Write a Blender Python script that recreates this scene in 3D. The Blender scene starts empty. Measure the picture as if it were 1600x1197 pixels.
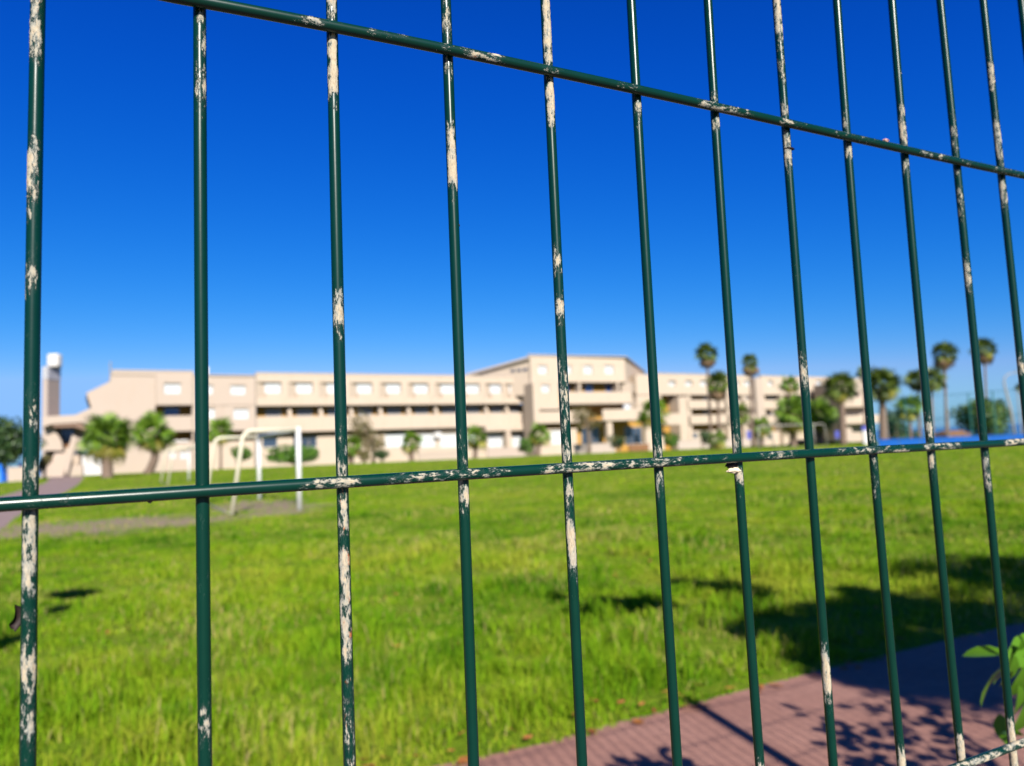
import bpy, math, random
import numpy as np
from mathutils import Vector, Matrix

random.seed(7); rng = np.random.default_rng(7)
S = bpy.context.scene
COL = S.collection
R = math.radians

# ------------------------------------------------------------------ camera
CAM_H = 1.35; F_PX = 1136.1; PITCH = R(4.8995); ROLL = R(-2.4647)
cw = np.array([0, math.cos(PITCH), math.sin(PITCH)]); cr = np.array([1., 0, 0]); cu = np.cross(cr, cw)
_c, _s = math.cos(ROLL), math.sin(ROLL)
CR, CU = _c*cr + _s*cu, -_s*cr + _c*cu
cam_d = bpy.data.cameras.new('camera'); cam = bpy.data.objects.new('camera', cam_d); COL.objects.link(cam)
M = Matrix(((CR[0], CU[0], -cw[0]), (CR[1], CU[1], -cw[1]), (CR[2], CU[2], -cw[2])))
cam.matrix_world = Matrix.Translation((0, 0, CAM_H)) @ M.to_4x4()
cam_d.sensor_fit = 'HORIZONTAL'; cam_d.sensor_width = 36.0; cam_d.lens = F_PX/1600*36
cam_d.clip_start = 0.02; cam_d.clip_end = 12000
cam_d.dof.use_dof = True; cam_d.dof.focus_distance = 0.345; cam_d.dof.aperture_fstop = 9.6
cam_d.dof.aperture_blades = 0
S.camera = cam

# ------------------------------------------------------------------ sky, sun, exposure
SUN_EL = R(32.7); SUN_AZ = (0.2838, -0.9589)           # horizontal direction towards the sun
SUN = np.array([SUN_AZ[0]*math.cos(SUN_EL), SUN_AZ[1]*math.cos(SUN_EL), math.sin(SUN_EL)])
wd = bpy.data.worlds.new('World'); S.world = wd; wd.use_nodes = True
nt = wd.node_tree; nt.nodes.clear()
wo = nt.nodes.new('ShaderNodeOutputWorld'); bg = nt.nodes.new('ShaderNodeBackground'); sky = nt.nodes.new('ShaderNodeTexSky')
sky.sky_type = 'NISHITA'; sky.sun_disc = False; sky.sun_elevation = SUN_EL
sky.sun_rotation = math.atan2(SUN_AZ[0], SUN_AZ[1]); sky.altitude = 0; sky.air_density = 1.0; sky.dust_density = 0.3; sky.ozone_density = 4.0
sp_ = nt.nodes.new('ShaderNodeSeparateColor'); cb_ = nt.nodes.new('ShaderNodeCombineColor'); nt.links.new(sky.outputs[0], sp_.inputs[0])
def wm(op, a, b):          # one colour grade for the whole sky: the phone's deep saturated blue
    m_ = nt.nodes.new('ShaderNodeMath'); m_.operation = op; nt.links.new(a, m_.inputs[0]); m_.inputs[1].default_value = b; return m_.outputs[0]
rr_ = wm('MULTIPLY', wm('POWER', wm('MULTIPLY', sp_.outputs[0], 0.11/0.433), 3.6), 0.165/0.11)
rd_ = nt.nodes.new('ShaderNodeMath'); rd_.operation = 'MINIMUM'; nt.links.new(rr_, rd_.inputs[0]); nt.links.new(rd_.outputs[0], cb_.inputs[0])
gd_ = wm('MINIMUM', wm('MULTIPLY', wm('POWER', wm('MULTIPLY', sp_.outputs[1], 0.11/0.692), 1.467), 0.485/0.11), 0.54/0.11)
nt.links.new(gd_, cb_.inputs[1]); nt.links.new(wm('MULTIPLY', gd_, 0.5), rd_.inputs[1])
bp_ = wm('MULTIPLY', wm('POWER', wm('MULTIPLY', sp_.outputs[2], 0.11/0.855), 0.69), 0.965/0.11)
bt_ = wm('MAXIMUM', wm('SUBTRACT', wm('MULTIPLY', sp_.outputs[2], 2.05), 0.23/0.11), 0.3)  # toe added to darken the sky above view and cut blue fill in shade
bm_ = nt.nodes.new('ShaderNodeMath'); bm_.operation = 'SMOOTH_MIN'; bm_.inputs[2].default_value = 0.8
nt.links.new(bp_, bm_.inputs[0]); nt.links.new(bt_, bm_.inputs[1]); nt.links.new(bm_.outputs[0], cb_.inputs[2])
hs = cb_
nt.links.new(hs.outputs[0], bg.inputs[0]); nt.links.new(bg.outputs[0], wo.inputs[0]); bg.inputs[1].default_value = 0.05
sd = bpy.data.lights.new('sun', 'SUN'); sd.energy = 5.0; sd.angle = R(0.53); sd.color = (1.0, 0.93, 0.82)
so = bpy.data.objects.new('sun', sd); COL.objects.link(so)
sd.color = (1.0, 0.95, 0.86)
so.rotation_euler = Vector(-SUN).to_track_quat('-Z', 'Y').to_euler(); so.location = (0, -5, 12)
S.view_settings.view_transform = 'Standard'; S.view_settings.look = 'None'; S.view_settings.exposure = 1.137; S.view_settings.gamma = 1.0
S.view_settings.use_curve_mapping = False
try:
    S.cycles.max_bounces = 8; S.cycles.transparent_max_bounces = 8
except Exception: pass

# ------------------------------------------------------------------ survey helpers (metres; camera over the origin, looking along +Y)
def ray(px, py): return (px-800)/F_PX*CR - (py-598.5)/F_PX*CU + cw
def at(px, py, Y):
    d = ray(px, py); return d[0]/d[1]*Y, CAM_H + d[2]/d[1]*Y
def gnd(px, py, z=0.0):
    d = ray(px, py); t = (z-CAM_H)/d[2]; return d[0]*t, d[1]*t
def gz(Y): return -0.018*max(0.0, min(Y, 240)-88)
FT = np.array([math.cos(R(26.2)), math.sin(R(26.2))]); FN = np.array([-FT[1], FT[0]])     # along / across the wire fence
def fw(t, n): return FT*t + FN*n

# ------------------------------------------------------------------ materials
def newmat(name):
    m = bpy.data.materials.new(name); m.use_nodes = True
    return m, m.node_tree, m.node_tree.nodes['Principled BSDF']
def nd(t, kind, **kw):
    n = t.nodes.new(kind)
    for k, v in kw.items():
        if k in n.inputs: n.inputs[k].default_value = v
        else: setattr(n, k, v)
    return n
KA = 0.80            # one scale for every surface colour, matched to the exposure
def ramp(t, fac, stops):
    r = t.nodes.new('ShaderNodeValToRGB'); t.links.new(fac, r.inputs[0])
    e = r.color_ramp.elements
    while len(e) < len(stops): e.new(0.5)
    for el, (p, c) in zip(e, stops):
        el.position = p; el.color = (c[0]*KA, c[1]*KA, c[2]*KA, 1) if not isinstance(c, (int, float)) else (c, c, c, 1)
    return r
def mixc(t, fac, a, b, mode='MIX'):
    m = t.nodes.new('ShaderNodeMix'); m.data_type = 'RGBA'; m.blend_type = mode
    for sock, v in ((m.inputs[0], fac), (m.inputs[6], a), (m.inputs[7], b)):
        if hasattr(v, 'node'): t.links.new(v, sock)
        elif isinstance(v, (int, float)): sock.default_value = v
        else: sock.default_value = (v[0]*KA, v[1]*KA, v[2]*KA, 1)
    return m.outputs[2]
def mathn(t, op, a, b=None, clamp=False):
    m = t.nodes.new('ShaderNodeMath'); m.operation = op; m.use_clamp = clamp
    for i, v in enumerate((a, b)):
        if v is None: continue
        if hasattr(v, 'node'): t.links.new(v, m.inputs[i])
        else: m.inputs[i].default_value = v
    return m.outputs[0]
def coords(t, scale=(1, 1, 1), which='Object'):
    tc = t.nodes.new('ShaderNodeTexCoord'); mp = t.nodes.new('ShaderNodeMapping')
    mp.inputs['Scale'].default_value = scale; t.links.new(tc.outputs[which], mp.inputs[0]); return mp.outputs[0]
def noise(t, vec, scale, detail=4, rough=0.55):
    n = nd(t, 'ShaderNodeTexNoise', Scale=scale, Detail=detail, Roughness=rough); t.links.new(vec, n.inputs['Vector']); return n.outputs['Fac']
def bump(t, p, h, strength=0.3, dist=0.02):
    b = nd(t, 'ShaderNodeBump', Strength=strength, Distance=dist); t.links.new(h, b.inputs['Height']); t.links.new(b.outputs[0], p.inputs['Normal'])

def mat_plain(name, col, var=0.12, scale=1.5, rough=0.8, fine=30, metallic=0.0, bumpd=0.01, stain=None):
    m, t, p = newmat(name); v = coords(t)
    n1 = noise(t, v, scale, 5); n2 = noise(t, v, fine, 3)
    a = [c*(1-var) for c in col]; b = [min(1, c*(1+var)) for c in col]
    c1 = mixc(t, n1, a, b)
    if stain:
        vs = coords(t, (2.5, 2.5, 0.35)); ns = noise(t, vs, 0.9, 5, 0.65)
        f = ramp(t, ns, [(0.52, 0.0), (0.75, 0.5)]).outputs[0]
        c1 = mixc(t, f, c1, stain)
    t.links.new(c1, p.inputs['Base Color']); p.inputs['Roughness'].default_value = rough; p.inputs['Specular IOR Level'].default_value = 0.15 if rough > 0.75 else 0.4; p.inputs['Metallic'].default_value = metallic
    bump(t, p, n2, 0.3, bumpd); return m

WALL = mat_plain('cream_render', (0.465, 0.376, 0.294), 0.06, 0.25, 0.9, 14, stain=(0.408, 0.295, 0.195))
WALLP = mat_plain('pink_cream_render', (0.412, 0.334, 0.273), 0.05, 0.25, 0.9, 14, stain=(0.423, 0.310, 0.228))
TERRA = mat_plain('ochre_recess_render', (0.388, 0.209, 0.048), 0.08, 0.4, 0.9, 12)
COPING = mat_plain('pale_coping', (0.415, 0.346, 0.294), 0.05, 0.6, 0.85, 12)
SHUT = mat_plain('white_roller_shutter', (0.527, 0.539, 0.552), 0.03, 1.0, 0.5, 8)
FRAME = mat_plain('white_frame', (0.448, 0.448, 0.437), 0.04, 3, 0.5)
GREYP = mat_plain('grey_render', (0.235, 0.224, 0.213), 0.08, 1.0, 0.9)
BROWNP = mat_plain('tan_tower_render', (0.368, 0.300, 0.265), 0.06, 0.6, 0.9)
ORANGE = mat_plain('orange_brick_planter', (0.209, 0.106, 0.052), 0.1, 2, 0.9)
WHITEW = mat_plain('white_wash', (0.541, 0.515, 0.495), 0.04, 0.8, 0.85)
GREYSTONE = mat_plain('grey_paving', (0.141, 0.124, 0.121), 0.12, 0.8, 0.9, 20)
def mat_glass(name, col):
    m, t, p = newmat(name); p.inputs['Base Color'].default_value = (*col, 1); p.inputs['Roughness'].default_value = 0.12
    p.inputs['Specular IOR Level'].default_value = 0.7; return m
GLASS = mat_glass('dark_window_glass', (0.03, 0.045, 0.07)); BLUEG = mat_glass('blue_awning_glass', (0.03, 0.07, 0.22))
SLATE = mat_plain('blue_grey_shutter', (0.250, 0.238, 0.238), 0.05, 1, 0.5)
GOALW = mat_plain('white_goal_paint', (0.605, 0.605, 0.590), 0.05, 6, 0.4, 60, bumpd=0.001)
GOALC = mat_plain('yellowed_goal_paint', (0.605, 0.555, 0.418), 0.14, 4, 0.5, 60, bumpd=0.001)
BLUEW = mat_plain('blue_court_board', (0.004, 0.102, 0.440), 0.08, 0.5, 0.45, 20)
BLUED = mat_plain('dark_blue_court_board', (0.004, 0.068, 0.304), 0.08, 0.5, 0.45, 20)
TARP = mat_plain('blue_tarpaulin', (0.010, 0.140, 0.620), 0.15, 2, 0.5, 8)
STEEL = mat_plain('galvanised_steel', (0.280, 0.263, 0.235), 0.1, 3, 0.5)
POSTG = mat_plain('green_court_post', (0.02, 0.14, 0.12), 0.1, 3, 0.5)
BARK = mat_plain('palm_bark', (0.168, 0.119, 0.091), 0.3, 3, 0.95, 20, bumpd=0.05)
WOODB = mat_plain('tree_bark', (0.16, 0.12, 0.09), 0.3, 4, 0.95, 20, bumpd=0.03)
DEBRIS = mat_plain('dry_leaf_brown', (0.014, 0.005, 0.004), 0.3, 400, 0.7, 900, bumpd=0.0003)

def mat_leaf(name, cols, trans=0.3, rough=0.5, spec=0.4):
    m, t, p = newmat(name); g = t.nodes.new('ShaderNodeNewGeometry')
    n = noise(t, coords(t), 1.2, 3)
    f = mathn(t, 'ADD', mathn(t, 'MULTIPLY', g.outputs['Random Per Island'], 0.65), mathn(t, 'MULTIPLY', n, 0.35))
    st = [(0.15+0.7*i/(len(cols)-1), c) for i, c in enumerate(cols)]
    c = ramp(t, f, st).outputs[0]
    t.links.new(c, p.inputs['Base Color']); p.inputs['Roughness'].default_value = rough; p.inputs['Specular IOR Level'].default_value = spec
    tr = t.nodes.new('ShaderNodeBsdfTranslucent'); mx = t.nodes.new('ShaderNodeMixShader'); mx.inputs[0].default_value = trans
    t.links.new(c, tr.inputs[0]); out = t.nodes['Material Output']
    t.links.new(p.outputs[0], mx.inputs[1]); t.links.new(tr.outputs[0], mx.inputs[2]); t.links.new(mx.outputs[0], out.inputs[0]); return m
PALM = mat_leaf('palm_frond_green', [(0.04, 0.10, 0.008), (0.12, 0.23, 0.015), (0.22, 0.33, 0.03)], 0.25)
PALMY = mat_leaf('palm_frond_yellowing', [(0.20, 0.22, 0.02), (0.34, 0.28, 0.05)], 0.25)
PALMD = mat_leaf('palm_frond_dead', [(0.09, 0.06, 0.035), (0.24, 0.155, 0.09)], 0.15, 0.8, 0.1)
PALMDK = mat_leaf('palm_frond_dark', [(0.03, 0.06, 0.008), (0.08, 0.13, 0.015), (0.18, 0.22, 0.025)], 0.2)
BUSH = mat_leaf('bush_green', [(0.03, 0.085, 0.006), (0.07, 0.18, 0.010), (0.13, 0.27, 0.02)], 0.25)
BUSHDK = mat_leaf('dark_evergreen', [(0.012, 0.035, 0.010), (0.03, 0.075, 0.018), (0.08, 0.13, 0.03)], 0.2)
ROUND = mat_leaf('round_tree_foliage', [(0.02, 0.05, 0.006), (0.05, 0.11, 0.010), (0.14, 0.21, 0.025)], 0.2)
OLIVE = mat_leaf('olive_brown_foliage', [(0.07, 0.07, 0.025), (0.16, 0.15, 0.04), (0.26, 0.17, 0.08)], 0.25)
LEAFN = mat_leaf('glossy_shrub_leaf', [(0.05, 0.15, 0.006), (0.10, 0.25, 0.012), (0.16, 0.31, 0.02)], 0.42, 0.36, 0.4)
PURPLE = mat_leaf('dry_hedge', [(0.06, 0.045, 0.03), (0.14, 0.10, 0.07)], 0.15)
LITTER = mat_leaf('fallen_leaf_orange', [(0.26, 0.09, 0.025), (0.36, 0.15, 0.04)], 0.2, 0.7, 0.2)

# ------------------------------------------------------------------ mesh helpers
class MB:
    def __init__(s): s.v = []; s.f = []
    def add(s, vs, fs):
        b = len(s.v); s.v.extend([tuple(map(float, p)) for p in vs]); s.f.extend([tuple(i+b for i in f) for f in fs]); return s
    def prism(s, base, top):
        n = len(base); f = [tuple(range(n-1, -1, -1)), tuple(range(n, 2*n))]
        f += [(i, (i+1) % n, n+(i+1) % n, n+i) for i in range(n)]
        return s.add(list(base)+list(top), f)
    def box(s, x0, x1, y0, y1, z0, z1, tf=None):
        P = [(x0, y0), (x1, y0), (x1, y1), (x0, y1)]
        b = [(x, y, z0) for x, y in P]; t = [(x, y, z1) for x, y in P]
        if tf: b = [tf(*p) for p in b]; t = [tf(*p) for p in t]
        return s.prism(b, t)
    def tube(s, pts, rad, seg=8, cap=True):
        pts = [Vector(p) for p in pts]; n = len(pts)
        rads = rad if hasattr(rad, '__len__') else [rad]*n
        ref = Vector((0, 0, 1)); prev = None; rings = []
        for i, p in enumerate(pts):
            d = (pts[min(i+1, n-1)]-pts[max(i-1, 0)]).normalized()
            if prev is None:
                a = d.cross(ref)
                if a.length < 1e-3: a = d.cross(Vector((1, 0, 0)))
                a.normalize()
            else:
                a = (prev - d*prev.dot(d)).normalized()
            prev = a; b = d.cross(a)
            rings.append([tuple(p + (a*math.cos(2*math.pi*k/seg)+b*math.sin(2*math.pi*k/seg))*rads[i]) for k in range(seg)])
        vs = [q for r in rings for q in r]; fs = []
        for i in range(n-1):
            for k in range(seg):
                k2 = (k+1) % seg; fs.append((i*seg+k, i*seg+k2, (i+1)*seg+k2, (i+1)*seg+k))
        if cap: fs += [tuple(range(seg-1, -1, -1)), tuple(range((n-1)*seg, n*seg))]
        return s.add(vs, fs)

ORG = {}
def tag(o, label=None, cat=None, group=None, kind=None):
    for k, v in (('label', label), ('category', cat), ('group', group), ('kind', kind)):
        if v: o[k] = v
    return o
def thing(name, loc, label, cat, group=None):
    o = bpy.data.objects.new(name, None); COL.objects.link(o); o.location = loc; o.empty_display_size = 0.3
    ORG[o.name] = Vector(loc); return tag(o, label, cat, group, 'thing')
def build(name, mb, mat, parent=None, smooth=False, loc=None):
    """vertices are in world coordinates; the object's origin follows its thing (or loc)"""
    me = bpy.data.meshes.new(name)
    org = ORG[parent.name] if parent is not None else Vector(loc or (0, 0, 0))
    vs = [(x-org.x, y-org.y, z-org.z) for x, y, z in mb.v]
    me.from_pydata(vs, [], mb.f); me.materials.append(mat)
    if smooth: me.polygons.foreach_set('use_smooth', [True]*len(me.polygons))
    o = bpy.data.objects.new(name, me); COL.objects.link(o)
    if parent is not None: o.parent = parent; ORG[o.name] = org
    else: o.location = org; ORG[o.name] = org
    return o
def numesh(name, V, quads, tris, mat):
    me = bpy.data.meshes.new(name); me.vertices.add(len(V)); me.vertices.foreach_set('co', np.ascontiguousarray(V, dtype=np.float32).ravel())
    nq, ntr = len(quads), len(tris); me.loops.add(nq*4+ntr*3)
    me.loops.foreach_set('vertex_index', np.concatenate([quads.ravel(), tris.ravel()]).astype(np.int32)); me.polygons.add(nq+ntr)
    st = np.concatenate([np.arange(nq)*4, nq*4+np.arange(ntr)*3]).astype(np.int32); me.polygons.foreach_set('loop_start', st)
    try: me.polygons.foreach_set('loop_total', np.concatenate([np.full(nq, 4), np.full(ntr, 3)]).astype(np.int32))
    except Exception: pass
    me.materials.append(mat); me.update(calc_edges=True); return me

def fnoise(x, y, seed=0, octs=4):
    """smooth value noise 0..1"""
    out = np.zeros_like(x, dtype=float); amp = 0.5; tot = 0
    for o in range(octs):
        xi = np.floor(x).astype(np.int64); yi = np.floor(y).astype(np.int64); fx = x-xi; fy = y-yi
        fx = fx*fx*(3-2*fx); fy = fy*fy*(3-2*fy)
        def h(a, b):
            k = (a*374761393 + b*668265263 + (seed+o)*974634777) & 0xffffffff
            k = ((k ^ (k >> 13))*1274126177) & 0xffffffff
            return ((k ^ (k >> 16)) & 0xffff)/65535.0
        v = (h(xi, yi)*(1-fx)+h(xi+1, yi)*fx)*(1-fy)+(h(xi, yi+1)*(1-fx)+h(xi+1, yi+1)*fx)*fy
        out += v*amp; tot += amp; amp *= 0.5; x = x*2.03+11.3; y = y*2.03+7.7
    return out/tot

# ------------------------------------------------------------------ the setting: ground, paths, sea
def sheet(name, poly, z, mat, follow=False):
    mb = MB(); mb.add([(x, y, (gz(y) if follow else 0)+z) for x, y in poly], [tuple(range(len(poly)))])
    o = build(name, mb, mat); return tag(o, kind='structure')

def dirtmask_nodes(t, v):
    """bare soil around the goals and beside the left path: ellipse in plan, broken by noise"""
    sep = t.nodes.new('ShaderNodeSeparateXYZ'); t.links.new(v, sep.inputs[0]); X, Y = sep.outputs[0], sep.outputs[1]
    def ell(cx, cy, rx, ry, ang=0.0):
        ca, sa = math.cos(ang), math.sin(ang)
        dx = mathn(t, 'SUBTRACT', X, cx); dy = mathn(t, 'SUBTRACT', Y, cy)
        u = mathn(t, 'DIVIDE', mathn(t, 'ADD', mathn(t, 'MULTIPLY', dx, ca), mathn(t, 'MULTIPLY', dy, sa)), rx)
        w = mathn(t, 'DIVIDE', mathn(t, 'SUBTRACT', mathn(t, 'MULTIPLY', dy, ca), mathn(t, 'MULTIPLY', dx, sa)), ry)
        r = mathn(t, 'ADD', mathn(t, 'MULTIPLY', u, u), mathn(t, 'MULTIPLY', w, w))
        return mathn(t, 'SUBTRACT', 1.15, r)
    e = mathn(t, 'MAXIMUM', ell(*DIRT[0]), mathn(t, 'MAXIMUM', ell(*DIRT[1]), ell(*DIRT[2])))
    n = noise(t, v, 0.9, 5, 0.7)
    f = mathn(t, 'ADD', mathn(t, 'MULTIPLY', e, 0.30), mathn(t, 'SUBTRACT', n, 0.62))
    return mathn(t, 'MULTIPLY', f, 9.0, True)
DIRT = [(-9.6, 15.8, 4.6, 2.5, 0.25), (-6.7, 19.6, 1.7, 3.9, 0.45), (-17.5, 36.5, 5.0, 1.6, 0.3)]
def dirt_np(X, Y):
    e = np.full_like(X, -9.)
    for cx, cy, rx, ry, a in DIRT:
        dx, dy = X-cx, Y-cy; ca, sa = math.cos(a), math.sin(a)
        e = np.maximum(e, 1.15-((dx*ca+dy*sa)/rx)**2-((dy*ca-dx*sa)/ry)**2)
    return e

def mat_lawn():
    m, t, p = newmat('lawn_grass'); v = coords(t)
    big = noise(t, v, 0.10, 4, 0.6); mid = noise(t, v, 0.8, 5, 0.65); fine = noise(t, v, 9, 4, 0.7); vf = noise(t, v, 60, 3, 0.7)
    c = ramp(t, mid, [(0.30, (0.105, 0.20, 0.008)), (0.52, (0.17, 0.24, 0.014)), (0.72, (0.24, 0.26, 0.04))]).outputs[0]
    c = mixc(t, ramp(t, big, [(0.42, 0.0), (0.62, 0.6)]).outputs[0], c, (0.26, 0.265, 0.035))
    c = mixc(t, ramp(t, fine, [(0.35, 0.55), (0.6, 0.0)]).outputs[0], c, (0.07, 0.14, 0.010))
    c = mixc(t, ramp(t, vf, [(0.35, 0.5), (0.55, 0.0)]).outputs[0], c, (0.055, 0.11, 0.010))
    soil = ramp(t, fine, [(0.3, (0.20, 0.15, 0.10)), (0.7, (0.34, 0.27, 0.19))]).outputs[0]
    c = mixc(t, dirtmask_nodes(t, v), c, soil)
    t.links.new(c, p.inputs['Base Color']); p.inputs['Roughness'].default_value = 0.95; p.inputs['Specular IOR Level'].default_value = 0.03
    h = mathn(t, 'ADD', mathn(t, 'MULTIPLY', fine, 0.7), mathn(t, 'MULTIPLY', vf, 0.3)); bump(t, p, h, 0.8, 0.06); return m
LAWN = mat_lawn()
mb = MB(); ys = [-40, -10, 0, 10, 30, 60, 88, 100, 130, 170, 240]
xs = [-260, -120, -40, 0, 40, 120, 260]
for y in ys:
    for x in xs: mb.v.append((x, y, gz(y)))
for j in range(len(ys)-1):
    for i in range(len(xs)-1):
        a = j*len(xs)+i; mb.f.append((a, a+1, a+len(xs)+1, a+len(xs)))
tag(build('lawn', mb, LAWN), kind='structure')

m, t, p = newmat('sea_water'); p.inputs['Base Color'].default_value = (0.02, 0.07, 0.14, 1); p.inputs['Roughness'].default_value = 0.25
bump(t, p, noise(t, coords(t, (1, 0.4, 1)), 0.3, 4), 0.4, 0.6)
mb = MB(); mb.add([(-9000, -60, -4), (9000, -60, -4), (9000, 9000, -4), (-9000, 9000, -4)], [(0, 1, 2, 3)]); tag(build('sea', mb, m), kind='structure')

def mat_path():
    m, t, p = newmat('red_concrete_path'); v = coords(t)
    n1 = noise(t, v, 1.6, 5, 0.65); n2 = noise(t, v, 22, 5, 0.75); n3 = noise(t, v, 160, 2, 0.6)
    c = ramp(t, n1, [(0.3, (0.30, 0.150, 0.115)), (0.7, (0.37, 0.200, 0.155))]).outputs[0]
    c = mixc(t, ramp(t, n2, [(0.35, 0.35), (0.6, 0.0)]).outputs[0], c, (0.15, 0.08, 0.066))
    c = mixc(t, ramp(t, n3, [(0.3, 0.3), (0.5, 0.0)]).outputs[0], c, (0.14, 0.08, 0.066))
    t.links.new(c, p.inputs['Base Color']); p.inputs['Roughness'].default_value = 0.9; p.inputs['Specular IOR Level'].default_value = 0.08
    bump(t, p, mathn(t, 'ADD', n2, mathn(t, 'MULTIPLY', n3, 0.5)), 0.35, 0.01); return m
PATHM = mat_path()
# the red path runs along the fence; its far edge is worn and uneven
N_EDGE = 3.05
pts = []
for k in range(0, 121):
    tt = -7+k*0.2; w = (fnoise(np.array([tt*2.0]), np.array([3.3]), 5)[0]-0.5)*0.09
    pts.append(fw(tt, N_EDGE+w))
mb = MB(); n = len(pts)
for q in pts: mb.v.append((q[0], q[1], 0.006))
for k in range(n):
    q = fw(-7+k*0.2, 0.12); mb.v.append((q[0], q[1], 0.006))
for k in range(n-1): mb.f.append((k, n+k, n+k+1, k+1))
tag(build('footpath', mb, PATHM), kind='structure')
# pavement on the photographer's side of the fence
mb = MB(); a, b, c, d = fw(-9, 0.12), fw(18, 0.12), fw(18, -4.5), fw(-9, -4.5)
mb.add([(q[0], q[1], 0.004) for q in (a, d, c, b)], [(0, 1, 2, 3)]); tag(build('pavement', mb, GREYSTONE), kind='structure')
# the left path curving to the entrance
PINKP = mat_plain('pale_pink_paving', (0.258, 0.185, 0.168), 0.12, 0.5, 0.9, 12)
ppx = [(-60, 850), (0, 828), (35, 802), (75, 782), (105, 768), (122, 757), (133, 744), (80, 744), (72, 754), (40, 764), (0, 776), (-80, 792)]
sheet('entrance_path', [gnd(x, y, 0.006) for x, y in ppx], 0.006, PINKP)

# ------------------------------------------------------------------ grass blades (one uncountable mass)
def mat_blade():
    m, t, p = newmat('grass_blade'); a = t.nodes.new('ShaderNodeAttribute'); a.attribute_name = 'tint'
    c = ramp(t, a.outputs['Fac'], [(0.0, (0.035, 0.115, 0.004)), (0.25, (0.105, 0.245, 0.006)), (0.55, (0.210, 0.345, 0.010)), (0.80, (0.32, 0.36, 0.030)), (1.0, (0.42, 0.35, 0.13))]).outputs[0]
    t.links.new(c, p.inputs['Base Color']); p.inputs['Roughness'].default_value = 0.7; p.inputs['Specular IOR Level'].default_value = 0.06
    tr = t.nodes.new('ShaderNodeBsdfTranslucent'); mx = t.nodes.new('ShaderNodeMixShader'); mx.inputs[0].default_value = 0.35
    t.links.new(c, tr.inputs[0]); t.links.new(p.outputs[0], mx.inputs[1]); t.links.new(tr.outputs[0], mx.inputs[2])
    t.links.new(mx.outputs[0], t.nodes['Material Output'].inputs[0]); return m
EPOLY = [gnd(x, y, 0.006) for x, y in ppx]
def in_poly(X, Y, P_):
    ins = np.zeros(len(X), bool); j = len(P_)-1
    for i in range(len(P_)):
        (xi, yi), (xj, yj) = P_[i], P_[j]; c = ((yi > Y) != (yj > Y)) & (X < (xj-xi)*(Y-yi)/(yj-yi+1e-12)+xi); ins ^= c; j = i
    return ins
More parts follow.
